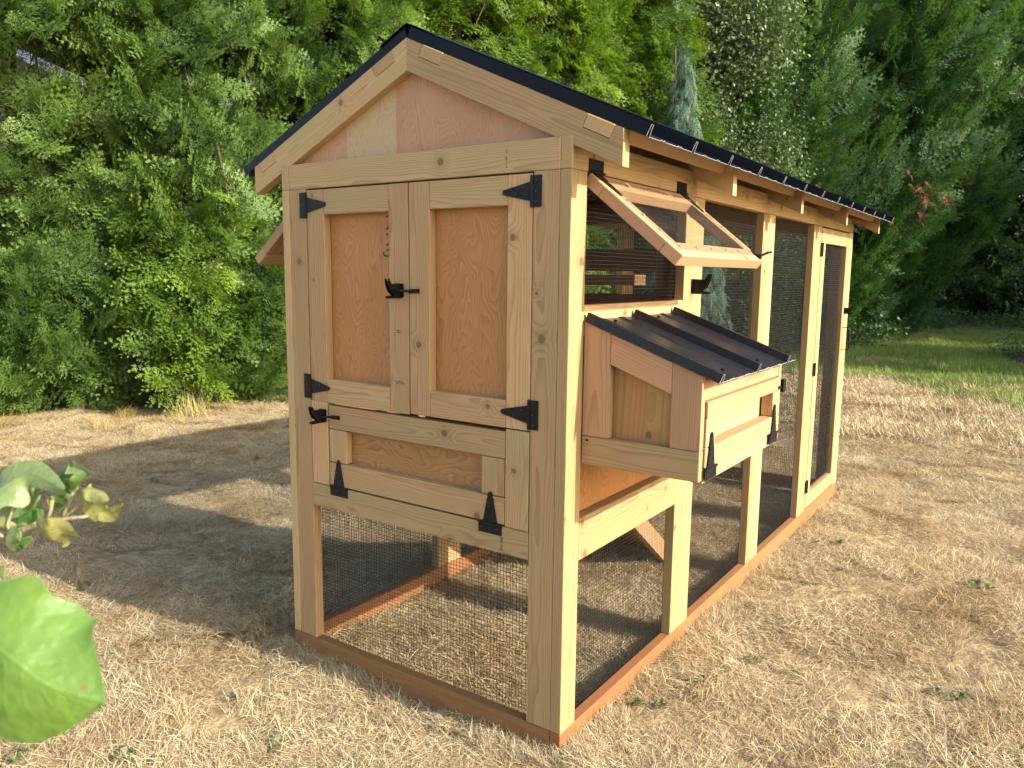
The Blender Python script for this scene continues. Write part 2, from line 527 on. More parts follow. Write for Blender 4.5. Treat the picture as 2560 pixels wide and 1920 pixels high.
def latch(org, ua, ub, parent, scale=1.0):
    return obj('latch', LATCH, M['black'], parent, frame_matrix(org, ua, ub) @ Matrix.Scale(scale, 4))

def wire_mesh(name, org, ua, ub, W, H, parent, pitch=0.5, r=0.030, seed=0, uneven=0.05):
    """welded wire cloth in a frame: wires along a and along b, each slightly bowed"""
    rg = np.random.default_rng(seed)
    V, F = [], []
    na, nb = int(W / pitch), int(H / pitch)
    ang = np.radians([0, 120, 240])
    lowa = rg.normal(0, 1, (5, 5))
    def bow(a, b):
        return uneven * 2.2 * (np.sin(a * 0.13 + lowa[0, 0]) * np.sin(b * 0.11 + lowa[0, 1]) + 0.5 * np.sin(a * 0.31 + b * 0.07 + lowa[0, 2]))
    def strand(p0, p1, horiz):
        n = max(3, int((abs(p1 - p0)) / 5))
        return np.linspace(p0, p1, n + 1)
    for horiz, cnt, ext, step in ((False, na + 1, H, pitch), (True, nb + 1, W, pitch)):
        for i in range(cnt):
            t = strand(0, ext, horiz)
            s = i * step + uneven * rg.normal() * 0.6 + 0.03 * np.sin(t * 0.22 + i * 0.05 + lowa[1, 0])
            s = np.broadcast_to(s, t.shape)
            a, b = (t, s) if horiz else (s, t)
            c = bow(a, b) + (0.03 if horiz else -0.0)
            base = sum(len(x) for x in V)
            ring = []
            for k in range(3):
                off = r * np.cos(ang[k]); oc = r * np.sin(ang[k])
                if horiz:
                    ring.append(np.stack([a, b + off, c + oc], 1))
                else:
                    ring.append(np.stack([a + off, b, c + oc], 1))
            v = np.stack(ring, 1).reshape(-1, 3)
            V.append(v)
            m = len(t)
            for j in range(m - 1):
                for k in range(3):
                    F.append((base + j * 3 + k, base + j * 3 + (k + 1) % 3, base + (j + 1) * 3 + (k + 1) % 3, base + (j + 1) * 3 + k))
    me = np_mesh(name, np.concatenate(V) * IN, np.array(F), None, True)
    return obj(name, me, M['wire'], parent, frame_matrix(org, ua, ub))

# ------------------------------------------------------------------ ground
def gz(x, y):
    x = np.asarray(x, dtype=float); y = np.asarray(y, dtype=float)
    z = 0.012 * np.sin(x * 1.3 + 0.4) * np.sin(y * 1.1 + 1.0) + 0.010 * np.sin(x * 3.1 + y * 2.3) + 0.006 * np.sin(x * 6.7 - y * 5.1 + 1)
    t = np.clip((y - 2.2) / 1.6, 0, 1)
    z = z - 0.035 * t * t * (3 - 2 * t)
    far = np.clip((np.hypot(x, y) - 9) / 20, 0, 1)
    return z + 0.008 - far * 0.05 + far * 0.05 * np.sin(x * 0.5) * np.cos(y * 0.37)

def smooth(e0, e1, v):
    t = np.clip((v - e0) / (e1 - e0), 0, 1)
    return t * t * (3 - 2 * t)

def vnoise(x, y, seed=0):
    """cheap value noise"""
    x = np.asarray(x, dtype=float); y = np.asarray(y, dtype=float)
    xi, yi = np.floor(x), np.floor(y)
    fx, fy = x - xi, y - yi
    fx, fy = fx * fx * (3 - 2 * fx), fy * fy * (3 - 2 * fy)
    def h(a, b):
        s = np.sin(a * 127.1 + b * 311.7 + seed * 74.7) * 43758.5453
        return s - np.floor(s)
    return (h(xi, yi) * (1 - fx) + h(xi + 1, yi) * fx) * (1 - fy) + (h(xi, yi + 1) * (1 - fx) + h(xi + 1, yi + 1) * fx) * fy

def lawn():
    def axis(lo, hi, n, fine0, fine1, nf):
        return np.unique(np.concatenate([np.linspace(lo, fine0, n), np.linspace(fine0, fine1, nf), np.linspace(fine1, hi, n)]))
    xs = axis(-160, 160, 40, -9, 4, 160)
    ys = axis(-120, 220, 40, -4, 22, 220)
    X, Y = np.meshgrid(xs, ys, indexing='ij')
    Z = gz(X, Y)
    v = np.stack([X.ravel(), Y.ravel(), Z.ravel()], 1)
    nx, ny = len(xs), len(ys)
    i = np.arange(nx - 1)[:, None] * ny + np.arange(ny - 1)[None, :]
    q = np.stack([i, i + ny, i + ny + 1, i + 1], -1).reshape(-1, 4)
    w = NT('lawn_soil_and_thatch')
    p = w.n('NewGeometry').outputs['Position']
    px, py, pz = w.sep(p)
    n1 = w.noise(p, 1.6, 4.0, 0.6)
    n2 = w.noise(p, 14.0, 5.0, 0.7)
    n3 = w.noise(w.xyz(w.math('MULTIPLY', px, 130.0), w.math('MULTIPLY', py, 60.0), 0.0), 1.0, 3.0, 0.7)
    straw = w.ramp(w.math('ADD', w.math('MULTIPLY', n2, 0.6), w.math('MULTIPLY', n3, 0.4)), [(0.30, (0.09, 0.064, 0.038)), (0.48, (0.27, 0.195, 0.105)), (0.66, (0.50, 0.38, 0.21))])
    soil = w.ramp(n2, [(0.3, (0.045, 0.03, 0.019)), (0.7, (0.12, 0.082, 0.052))])
    col = w.mix(w.math('MULTIPLY', w.math('SUBTRACT', n1, 0.56), 5.0, clamp=True), straw, soil)
    grn = w.ramp(n2, [(0.3, (0.03, 0.055, 0.012)), (0.7, (0.10, 0.14, 0.035))])
    gy = w.math('ADD', py, w.math('MULTIPLY', w.math('SUBTRACT', n1, 0.5), 4.0))
    ing = w.math('MULTIPLY', w.math('SUBTRACT', gy, 9.4), 0.8, clamp=True)
    col = w.mix(w.math('MULTIPLY', ing, 0.8), col, grn)
    w.set(color=col, rough=0.95, spec=0.1)
    w.bump(w.noise(p, 14.0, 3.0, 0.7), 0.8, 0.02)
    tag(obj('lawn', np_mesh('lawn', v, q, None, True), w.m), 'dry patchy lawn of straw-coloured grass', None, None, 'structure')
lawn()

# ------------------------------------------------------------------ the coop
WD, LEN = 48.0, 144.0
S, PB = 3.5, 69.8
PT = PB + 3.5
SL = 0.45                                           # roof slope
coop = empty('chicken_coop', (-WD / 2 * IN, LEN / 2 * IN, 0), 'long wooden chicken coop and run with black metal roof', 'chicken coop')
F, T = M['fir'], M['treated']

# sills
for k in range(4):
    for x0 in (-1.5, -48):
        board('sill', 'Y', (x0, 36 * k, 0), (x0 + 1.5, 36 * (k + 1), S), T, coop)
for y0 in (0, 142.5):
    board('sill', 'X', (-46.5, y0, 0), (-1.5, y0 + 1.5, S), M['treated_dark'] if y0 == 0 else T, coop)
# shims under the far end, where the ground falls away
for y0, x1 in ((109.5, 1.6), (142.0, 1.4)):
    board('shim', 'X', (-4, y0, -1.55), (x1, y0 + 3.6, -0.05), T, coop, 0.05)
# corner posts
for x0, s in ((-1.5, 1), (-48, -1)):
    for y0, y1 in ((0, 3.5), (140.5, 144)):
        board('post', 'Z', (x0, y0, S), (x0 + 1.5, y1, PB), F, coop)
    for y0 in (0, 142.5):
        xa = -5 if s > 0 else -46.5
        board('post', 'Z', (xa, y0, S), (xa + 3.5, y0 + 1.5, PB), F, coop)
# doubled posts where the wall panels meet
for x0 in (-1.5, -48):
    for yc in (36, 72, 108):
        board('post', 'Z', (x0, yc - 3.5, S), (x0 + 1.5, yc, PB), F, coop)
        board('post', 'Z', (x0, yc, S), (x0 + 1.5, yc + 3.5, PB), F, coop)
# plates
for k in range(4):
    for x0 in (-1.5, -48):
        board('plate', 'Y', (x0, 36 * k, PB), (x0 + 1.5, 36 * (k + 1), PT), F, coop)
for y0 in (0, 142.5):
    board('plate', 'X', (-46.5, y0, PB), (-1.5, y0 + 1.5, PT), F, coop)
# front and rear rails
board('rail', 'X', (-43, 0, 24.3), (-5, 1.5, 27.78), F, coop)
board('post', 'Z', (-25.75, 142.5, S), (-22.25, 144, PB), F, coop)
# house side rails and window sills, both sides
for x0 in (-1.5, -48):
    board('rail', 'Y', (x0, 3.5, 24.3), (x0 + 1.5, 32.5, 29.6), F, coop)
    board('rail', 'Y', (x0, 3.5, 51.4), (x0 + 1.5, 32.5, 54.9), F, coop)
# wall sheets of the house
for x0 in (-2.0, -46.4):
    board('wall_panel', 'Z', (x0, 1.8, 27.5), (x0 + 0.45, 36, 53.0), M['ply'], coop, 0.02)
board('floor_panel', 'Y', (-46.4, 1.6, 26.7), (-1.6, 36, 27.3), M['ply'], coop, 0.02)
board('partition', 'Z', (-46.4, 35.2, 27.4), (-1.6, 35.7, 52.0), M['ply'], coop, 0.02)
for xa in (-46, -25.7, -5.2):
    board('partition_post', 'Z', (xa, 34.2, 52.0), (xa + 3.4, 35.7, PB), M['brown'], coop)
for za in (52.1, 59.0, 66.2):
    for xa, xb in ((-42.6, -25.7), (-22.3, -5.2)):
        board('partition_rail', 'X', (xa, 34.2, za), (xb, 35.7, za + 3.4), M['brown'], coop)
board('roost', 'X', (-46.3, 20, 57.0), (-1.7, 23.4, 58.5), M['brown'], coop)
# gable sheets
def gable(y, mat):
    t = 83.5
    hw = (t - PT) / SL + 4
    prism('gable_panel', (-24, y, PT - 1.0), (0, 0, 1), (-1, 0, 0), [(0, -hw), (0, hw), (t + 1.6 - PT + 1.0, 3.0), (t + 2.6 - PT + 1.0, 0), (t + 1.6 - PT + 1.0, -3.0)], 0.4, mat, coop)
gable(1.75, M['ply_pink'])
gable(142.6, M['ply_pink'])

# rafters with notches for the purlins
th = math.atan(SL)
cth, sth = math.cos(th), math.sin(th)
PUR = ((2.85, 6.42), (28.25, 31.85))                 # purlin spans along the slope, from the ridge
def rafter_poly():
    Ls = 30 / cth
    g = 0.07
    top = [(0 * 1.0, 0)]
    pts = []
    # local frame: a down the slope from the ridge line top, b = up from the top edge (0 at top, -3.5 at bottom)
    vt = 3.5 / 1.0
    pts.append((0.0, 0.0))
    for s0, s1 in PUR:
        pts += [(s0 - g, 0.0), (s0 - g + 0.05, -1.55), (s1 + g - 0.05, -1.55), (s1 + g, 0.0)]
    # plumb cuts at both ends
    pts.append((Ls, 0.0))
    pts.append((Ls + vt * math.tan(th), -3.5))
    pts.append((vt * math.tan(th), -3.5))
    return pts
RP = rafter_poly()
ZR = 86.95
RAFT_Y = (0.1, 34.0, 69.8, 106.2, 143.6)
def rafters():
    first = None
    for y in RAFT_Y:
        prism('rafter', (-24, y + 1.5, ZR), (cth, 0, -sth), (sth, 0, cth), RP, 1.5, F, coop, 0.0)
        prism('rafter', (-24, y, ZR), (-cth, 0, -sth), (-sth, 0, cth), RP, 1.5, F, coop, 0.0)
rafters()
# purlins
ROOF_Y0, ROOF_Y1 = 0.25, 148.6
for sgn in (1, -1):
    for s0, s1 in PUR:
        ux = (0, 1, 0)
        uy = (sgn * cth, 0, -sth)
        o = prism('purlin', (-24, 0.06, ZR), ux, uy, [(0, s0), (148, s0), (148, s1), (0, s1)], 1.5, F, coop, 0.1)
        # prism pushes along ux x uy; bring the slab below the roof line
        d = Vector(ux).cross(Vector(uy).normalized())
        nrm = Vector((sgn * sth, 0, cth))
        want = Vector((-24, 0.06, ZR)) + Vector(uy) * ((s0 + s1) / 2) + Vector((0, 74, 0)) - nrm * 0.74
        w = o.matrix_basis.copy(); w.translation = want * IN
        o.matrix_basis = w; WM[o.name] = w

# metal roof: sheet, raised ribs, minor ribs, ridge cap
EAVE = 33.0 / cth * 0.985
RIBS = [0.62 + 12.1 * k for k in range(13)]
def rib_profile():
    pr = [(ROOF_Y0, 0.0)]
    for r in RIBS:
        pr += [(r - 0.33, 0.0), (r - 0.24, 1.22), (r + 0.20, 1.22), (r + 0.33, 0.0)]
        if r + 12 < ROOF_Y1:
            for m_ in (3.4, 4.1, 7.9, 8.6):
                pr += [(r + m_ - 0.25, 0.0), (r + m_, 0.13), (r + m_ + 0.25, 0.0)]
    pr.append((ROOF_Y1, 0.0))
    return [(a, b) for a, b in pr if a >= ROOF_Y0 - 1e-6]
PRF = rib_profile()
def roof_side(sgn):
    org = Vector((-24, 0, ZR + 0.1))
    down = Vector((sgn * cth, 0, -sth)); nrm = Vector((sgn * sth, 0, cth))
    bm = bmesh.new()
    rows = []
    for s in (0.0, EAVE):
        for t in (0.0, 0.06):
            rows.append([bm.verts.new((org + down * s + nrm * (b + t) + Vector((0, a, 0))) * IN) for a, b in PRF])
    lo0, hi0, lo1, hi1 = rows
    for i in range(len(PRF) - 1):
        bm.faces.new((hi0[i], hi0[i + 1], hi1[i + 1], hi1[i]))
        bm.faces.new((lo0[i], lo1[i], lo1[i + 1], lo0[i + 1]))
        bm.faces.new((lo1[i], hi1[i], hi1[i + 1], lo1[i + 1]))
        bm.faces.new((lo0[i], lo0[i + 1], hi0[i + 1], hi0[i]))
    for j in (0, -1):
        bm.faces.new((lo0[j], hi0[j], hi1[j], lo1[j]))
    bmesh.ops.recalc_face_normals(bm, faces=list(bm.faces))
    ro = obj('roof_sheet', bm_mesh('roof_sheet', bm), M['roof'], coop)
    # bare cut edge along the eave
    bm = bmesh.new()
    pts = [(org + down * (EAVE + 0.02) + nrm * (b + 0.02) + Vector((0, a, 0))) * IN for a, b in PRF]
    tube_bm(bm, pts, 0.032 * IN, 4)
    obj('cut_edge', bm_mesh('cut_edge', bm), M['cut'], ro)
    bm = bmesh.new()
    for r in RIBS[:-1]:
        for s in (4.6, 30.2):
            for off in (1.0, 6.0, 11.0):
                c = (org + down * s + nrm * 0.05 + Vector((0, r + off, 0))) * IN
                tube_bm(bm, [c, c + nrm * 0.0035, c + nrm * 0.006], [0.005, 0.005, 0.002], 6)
    tag(obj('roof_screws', bm_mesh('roof_screws', bm), M['black'], ro), kind='stuff')
    return ro
roof_r = roof_side(1)
roof_l = roof_side(-1)
bm = bmesh.new()
prof = [(-4.6, -4.6 * SL + 0.05), (-4.6, -4.6 * SL + 0.0), (-1.2, -0.42), (0, 0.06), (1.2, -0.42), (4.6, -4.6 * SL), (4.6, -4.6 * SL + 0.05)]
ring0 = [bm.verts.new(Vector((-24 + a, ROOF_Y0 - 0.1, ZR + 1.62 + b)) * IN) for a, b in prof[1:-1]]
ring1 = [bm.verts.new(Vector((-24 + a, ROOF_Y1 + 0.1, ZR + 1.62 + b)) * IN) for a, b in prof[1:-1]]
ring2 = [bm.verts.new(Vector((-24 + a, ROOF_Y0 - 0.1, ZR + 1.68 + b)) * IN) for a, b in prof[1:-1]]
ring3 = [bm.verts.new(Vector((-24 + a, ROOF_Y1 + 0.1, ZR + 1.68 + b)) * IN) for a, b in prof[1:-1]]
for i in range(4):
    bm.faces.new((ring0[i], ring0[i + 1], ring1[i + 1], ring1[i])); bm.faces.new((ring2[i], ring3[i], ring3[i + 1], ring2[i + 1]))
    bm.faces.new((ring0[i], ring2[i], ring2[i + 1], ring0[i + 1])); bm.faces.new((ring1[i], ring1[i + 1], ring3[i + 1], ring3[i]))
bm.faces.new((ring0[0], ring1[0], ring3[0], ring2[0])); bm.faces.new((ring0[4], ring2[4], ring3[4], ring1[4]))
bmesh.ops.recalc_face_normals(bm, faces=list(bm.faces))
obj('ridge_cap', bm_mesh('ridge_cap', bm), M['roof'], coop)

# ---- framed doors on the front
def framed_door(name, x0, x1, z0, z1, sw, label):
    pan = board(name, 'Z', (x0 + 1.0, 1.32, z0 + 1.0), (x1 - 1.0, 1.72, z1 - 1.0), M['ply'], coop, 0.02, 0.0)
    pan['label'] = label
    board('stile', 'Z', (x0, 0, z0), (x0 + sw, 1.3, z1), F, pan)
    board('stile', 'Z', (x1 - sw, 0, z0), (x1, 1.3, z1), F, pan)
    board('rail', 'X', (x0 + sw, 0, z1 - 3.45), (x1 - sw, 1.3, z1 - 0.02), F, pan)
    board('rail', 'X', (x0 + sw, 0, z0), (x1 - sw, 1.3, z0 + 3.4), F, pan)
    return pan
door_r = framed_door('door', -23.72, -5.08, 40.1, 69.62, 3.42, 'right leaf of the double door, plain plywood panel')
door_l = framed_door('door', -42.85, -23.86, 39.95, 69.62, 3.45, 'left leaf of the double door, with a faded stencil on its panel')
for z in (67.6, 42.1):
    hinge((-5.12, -0.02, z), (-1, 0, 0), (0, 0, -1), door_r)
    hinge((-42.88, -0.02, z - 0.05), (1, 0, 0), (0, 0, 1), door_l)
latch((-24.75, -0.02, 56.1), (1, 0, 0), (0, 0, 1), door_l)
# clean-out flap
for xa in (-42.95, -8.5):
    board('stile', 'Z', (xa, 0, 27.82), (xa + 3.42, 1.5, 39.98 if xa < -20 else 40.0), F, coop)
flap = prism('clean_out_flap', (0, 1.72, 0), (1, 0, 0), (0, 0, 1), [(-38.2, 29.0), (-9.5, 29.0), (-9.5, 38.7), (-38.2, 38.7)], 0.4, M['ply_low'], coop)
board('rail', 'X', (-39.3, -0.02, 36.25), (-8.56, 1.3, 39.62), F, flap)
board('rail', 'X', (-39.3, 0, 28.0), (-8.56, 1.3, 31.4), F, flap)
board('stile', 'Z', (-39.25, 0.02, 31.45), (-35.85, 1.3, 36.2), F, flap)
board('stile', 'Z', (-12.05, 0.02, 31.45), (-8.6, 1.3, 36.2), F, flap)
for x in (-37.4, -10.62):
    hinge((x, -0.02, 27.88), (0, 0, 1), (-1, 0, 0), flap)
latch((-39.75, -0.02, 38.05), (1, 0, 0), (0, 0, 1), flap)
# faded print on the lumber: a stencilled row turned on its side, grade stamp blocks
def text_mesh(s, size):
    cu = bpy.data.curves.new('print', 'FONT')
    cu.body = s; cu.size = size; cu.extrude = 0.0002
    o = bpy.data.objects.new('print', cu)
    COL.objects.link(o)
    dg = bpy.context.evaluated_depsgraph_get()
    me = bpy.data.meshes.new_from_object(o.evaluated_get(dg))
    bpy.data.objects.remove(o)
    return me
stn = obj('stencil_print', text_mesh('NFIIJ', 2.9 * IN), M['stamp'], door_l, frame_matrix((-28.9, 1.30, 66.0), (0, 0, -1), (1, 0, 0)))
def stamp(org, w, h, parent, rows=2, seed=1):
    rg = random.Random(seed)
    bm = bmesh.new()
    for r in range(rows):
        x = 0.0
        while x < w:
            dw = rg.uniform(0.05, 0.13)
            if rg.random() < 0.8:
                box_bm(bm, (x, r * h * 1.5, 0), (x + dw, r * h * 1.5 + h * rg.uniform(0.6, 1.0), 0.008))
            x += dw + 0.035
    return obj('grade_stamp', bm_mesh('grade_stamp', scaled(bm)), M['stamp'], parent, frame_matrix(*org))
stamp(((-26.0, -0.005, 50.6), (1, 0, 0), (0, 0, 1)), 0.95, 0.16, door_l, 2, 1)
stamp(((-26.3, -0.005, 43.9), (1, 0, 0), (0, 0, 1)), 1.6, 0.16, door_l, 2, 2)
stamp(((-8.6, -0.02, 70.4), (0, 0, 1), (-1, 0, 0)), 1.9, 0.22, coop, 1, 3)
stamp(((-8.7, -0.02, 24.8), (0, 0, 1), (-1, 0, 0)), 1.7, 0.15, coop, 2, 4)

# front mesh under the rail
wire_mesh('wire_mesh', (-43.2, 1.56, 3.4), (1, 0, 0), (0, 0, 1), 38.4, 21.2, coop, seed=1)
# side walls: mesh on the inside of the posts
for x, sgn in ((-1.56, 1), (-46.44, -1)):
    wire_mesh('wire_mesh', (x, 3.3, 3.4), (0, 1, 0), (0, 0, 1), 29.5, 21.2, coop, seed=2 + sgn)
    wire_mesh('wire_mesh', (x, 3.3, 54.6), (0, 1, 0), (0, 0, 1), 29.5, 15.4, coop, seed=6 + sgn)
    for k in (1, 2, 3):
        if k == 3 and sgn > 0:
            continue
        wire_mesh('wire_mesh', (x, 36 * k + 3.3, 3.4), (0, 1, 0), (0, 0, 1), 29.5, 66.6, coop, seed=10 + 2 * k + sgn)
for xa in (-43.2, -22.5):
    wire_mesh('wire_mesh', (xa, 142.4, 3.4), (1, 0, 0), (0, 0, 1), 17.8, 66.6, coop, seed=90 + int(xa))

# run door in the last bay
rd = wire_mesh('run_door', (-0.9, 114.4, 4.6), (0, 1, 0), (0, 0, 1), 23.4, 62.0, coop, seed=44)
rd['label'] = 'wire-filled door of the run, at its far end'
board('stile', 'Z', (-1.45, 111.7, 3.9), (0.1, 115.1, 69.5), F, rd)
board('stile', 'Z', (-1.45, 136.9, 3.9), (0.1, 140.3, 69.5), F, rd)
board('rail', 'Y', (-1.45, 115.1, 66.1), (0.08, 136.9, 69.5), F, rd)
board('rail', 'Y', (-1.45, 115.1, 3.9), (0.08, 136.9, 7.4), F, rd)
for z in (64.6, 37.3, 9.4):
    bm = bmesh.new()
    box_bm(bm, (0.01, -1.2, -1.5), (0.09, 0, 1.5)); box_bm(bm, (0.01, 0, -1.5), (0.09, 1.2, 1.5))
    tube_bm(bm, [(0.16, 0, -1.55), (0.16, 0, 1.55)], 0.2, 10)
    obj('hinge', bm_mesh('hinge', scaled(bm)), M['black'], rd, Matrix.Translation(Vector((0.12, 111.65, z)) * IN))
bm = bmesh.new()
tube_bm(bm, [(0.05, 0, 2.9), (0.6, 0, 2.95), (1.6, 0, 2.7), (1.8, 0, 2.0), (1.8, 0, -2.0), (1.6, 0, -2.7), (0.6, 0, -2.95), (0.05, 0, -2.9)], [0.12, 0.12, 0.14, 0.2, 0.2, 0.14, 0.12, 0.12], 8)
obj('handle', bm_mesh('handle', scaled(bm), True), M['black'], rd, Matrix.Translation(Vector((0.1, 138.6, 42.8)) * IN))
latch((0.13, 139.6, 50.0), (0, 1, 0), (0, 0, 1), rd, 0.85)

# ---- awning windows
def awning(x_wall, sgn, label):
    ux = Vector((sgn * 0.78, 0, -0.626)).normalized(); n = Vector((sgn * 0.626, 0, 0.78)).normalized()
    P0 = Vector((x_wall + sgn * 0.12, 0, 69.7))
    P = M['fir_pink']
    def piece(name, s0, s1, y0, y1, n0, n1, mat, parent, along, bev=0.1):
        if along == 'y':
            a, b = Vector((0, 1, 0)), ux
            poly = [(y0, s0), (y1, s0), (y1, s1), (y0, s1)]
        else:
            a, b = ux, Vector((0, 1, 0))
            poly = [(s0, y0), (s1, y0), (s1, y1), (s0, y1)]
        uz = a.cross(b)
        nn = n0 if uz.dot(n) > 0 else n1
        return prism(name, P0 + n * nn, a, b, poly, abs(n1 - n0), mat, parent, bev)
    y0, y1 = 3.75, 31.6
    g = piece('awning_window', 1.0, 13.7, y0 + 1.0, y1 - 1.0, 0.03, 0.11, M['glaze'], coop, 'y', 0.0)
    g['label'] = label
    piece('rail', 0, 2.48, y0, y1, -1.4, 0, P, g, 'y')
    piece('rail', 12.25, 14.7, y0, y1, -1.4, 0, P, g, 'y')
    piece('stile', 2.5, 12.23, y0, y0 + 2.45, -1.4, 0, P, g, 'x')
    piece('stile', 2.5, 12.23, y1 - 2.45, y1, -1.4, 0, P, g, 'x')
    bm = bmesh.new()
    for s, ys in ((1.7, np.linspace(y0 + 2, y1 - 2, 6)), (13.1, np.linspace(y0 + 2, y1 - 2, 6))):
        for y in ys:
            c = (P0 + ux * s + n * 0.11 + Vector((0, y, 0)))
            tube_bm(bm, [c, c + n * 0.07, c + n * 0.1], [0.17, 0.17, 0.06], 8)
    for y in (y0 + 1.6, y1 - 1.6):
        for s in (5.0, 7.6, 10.2):
            c = (P0 + ux * s + n * 0.11 + Vector((0, y, 0)))
            tube_bm(bm, [c, c + n * 0.07, c + n * 0.1], [0.17, 0.17, 0.06], 8)
    tag(obj('screws', bm_mesh('screws', scaled(bm)), M['screw'], g), kind='stuff')
    for yc in (y0 + 1.6, y1 - 1.4):
        bm = bmesh.new()
        box_bm(bm, (x_wall + 0.02 if sgn > 0 else x_wall - 0.1, yc - 1.7, 69.95), (x_wall + 0.1 if sgn > 0 else x_wall - 0.02, yc + 1.7, 71.3))
        tube_bm(bm, [(x_wall + sgn * 0.2, yc - 1.75, 69.85), (x_wall + sgn * 0.2, yc + 1.75, 69.85)], 0.17, 10)
        c0 = P0 + n * 0.02 + Vector((0, yc, 0))
        q = [c0 + Vector((0, -1.0, 0)), c0 + Vector((0, 1.0, 0)), c0 + ux * 4.1 + Vector((0, 0.25, 0)), c0 + ux * 4.1 + Vector((0, -0.25, 0))]
        a = [bm.verts.new(p) for p in q]; b = [bm.verts.new(p + n * 0.09) for p in q]
        bm.faces.new(a); bm.faces.new(b[::-1])
        for i in range(4):
            bm.faces.new((a[i], b[i], b[(i + 1) % 4], a[(i + 1) % 4]))
        bmesh.ops.recalc_face_normals(bm, faces=list(bm.faces))
        obj('hinge', bm_mesh('hinge', scaled(bm)), M['black'], g)
    bm = bmesh.new()
    yc = y1 - 1.1
    e0 = P0 + ux * 13.6 + n * 0.1 + Vector((0, yc, 0))
    tube_bm(bm, [e0, e0 + ux * 0.6 + n * 0.3, e0 + ux * 0.9 + n * 1.1 + Vector((0, 0.6, 0)), e0 + ux * 1.0 + n * 1.3 + Vector((0, 1.5, 0))], 0.17, 8)
    tube_bm(bm, [e0 - ux * 0.9, e0 + ux * 0.9], 0.13, 6)
    obj('latch_bar', bm_mesh('latch_bar', scaled(bm)), M['black'], g)
    return g
awning(0.0, 1, 'propped-open clear awning window above the nesting box')
awning(-48.0, -1, 'propped-open awning window on the far side wall')
latch((0.02, 36.6, 56.9), (0, 1, 0), (0, 0, 1), coop, 1.15)

# ---- nesting box
PK = M['fir_pink']
zt = lambda x: 53.1 - 0.36 * x
nest = prism('nest_box', (-0.5, 4.95, 0), (0, 0, 1), (1, 0, 0), [(36.6, 0), (zt(0) - 0.3, 0), (zt(12.9) - 0.3, 13.0), (36.6, 13.0)], -26.2 if False else 26.2, M['ply_pine'], coop)
nest['label'] = 'sloped nesting box with a black ribbed lid'
# keep its body between the side frames
w_ = nest.matrix_basis.copy()
cpos = w_.translation.copy(); cpos.y = (4.95 + 31.3) / 2 * IN
w_.translation = cpos; nest.matrix_basis = w_; WM[nest.name] = w_
for ya in (3.5, 31.75):
    yb = ya + 1.0
    board('side_rail', 'X', (0.02, ya, 36.3), (14.5, yb, 39.7), F if ya < 10 else PK, nest)
    for nm, poly, grain in (('side_stile', [(0.05, 39.75), (3.48, 39.75), (3.48, zt(3.48)), (0.05, zt(0.05))], 'z'),
                            ('side_stile', [(11.02, 39.75), (14.45, 39.75), (14.45, zt(14.45)), (11.02, zt(11.02))], 'z')):
        prism(nm, (0, ya, 0), (0, 0, 1), (1, 0, 0), [(p[1], p[0]) for p in poly], 1.0, PK, nest, 0.06)
    sx = Vector((1, 0, -0.36)).normalized()
    sn = Vector((0.36, 0, 1)).normalized()
    o0 = Vector((0, yb, 53.1))
    k = 1 / sx.x
    # rail cut plumb at both ends
    a0, a1 = 3.52 * k, 10.98 * k
    hb = 3.5 * sx.x
    sh = hb * 0.36
    prism('side_rail', o0, sx, sn, [(a0, -0.02), (a1, -0.02), (a1 + sh, -hb), (a0 + sh, -hb)], 1.0, PK, nest, 0.05)
for xa, xb in ((1.0, 7.58), (7.6, 12.9)):
    prism('side_panel', (0, 4.75, 0), (0, 0, 1), (1, 0, 0), [(37, xa), (zt(xa) - 0.3, xa), (zt(xb) - 0.3, xb), (37, xb)], 0.3, M['pine'], nest)
board('bottom_rail', 'Y', (13.1, 4.55, 35.95), (14.5, 31.7, 37.55), PK, nest)
board('fascia', 'Y', (13.4, 4.55, 45.1), (14.42, 31.7, 47.55), PK, nest)
board('door_panel', 'Y', (12.5, 6.0, 38.6), (12.9, 30.2, 44.4), F, nest, 0.02)
board('door_rail', 'Y', (13.1, 4.75, 43.2), (14.75, 31.6, 45.0), PK, nest)
board('door_rail', 'Y', (13.1, 4.75, 37.65), (14.7, 31.6, 39.9), PK, nest)
board('door_stile', 'Z', (13.1, 4.78, 39.92), (14.7, 7.5, 43.18), PK, nest)
board('door_stile', 'Z', (13.1, 28.85, 39.92), (14.7, 31.55, 43.18), PK, nest)
for y in (6.1, 29.3):
    hinge((14.78, y, 37.6), (0, 0, 1), (0, -1, 0), nest, 0.98)
latch((14.78, 33.1, 43.6), (0, -1, 0), (0, 0, 1), nest, 0.9)
bm = bmesh.new()
tube_bm(bm, [(0, 0, 0), (0, -0.05, 0), (0, -0.07, 0)], [0.17, 0.17, 0.06], 10)
obj('screw', bm_mesh('screw', scaled(bm)), M['bolt'], nest, Matrix.Translation(Vector((0.75, 3.5, 39.25)) * IN))
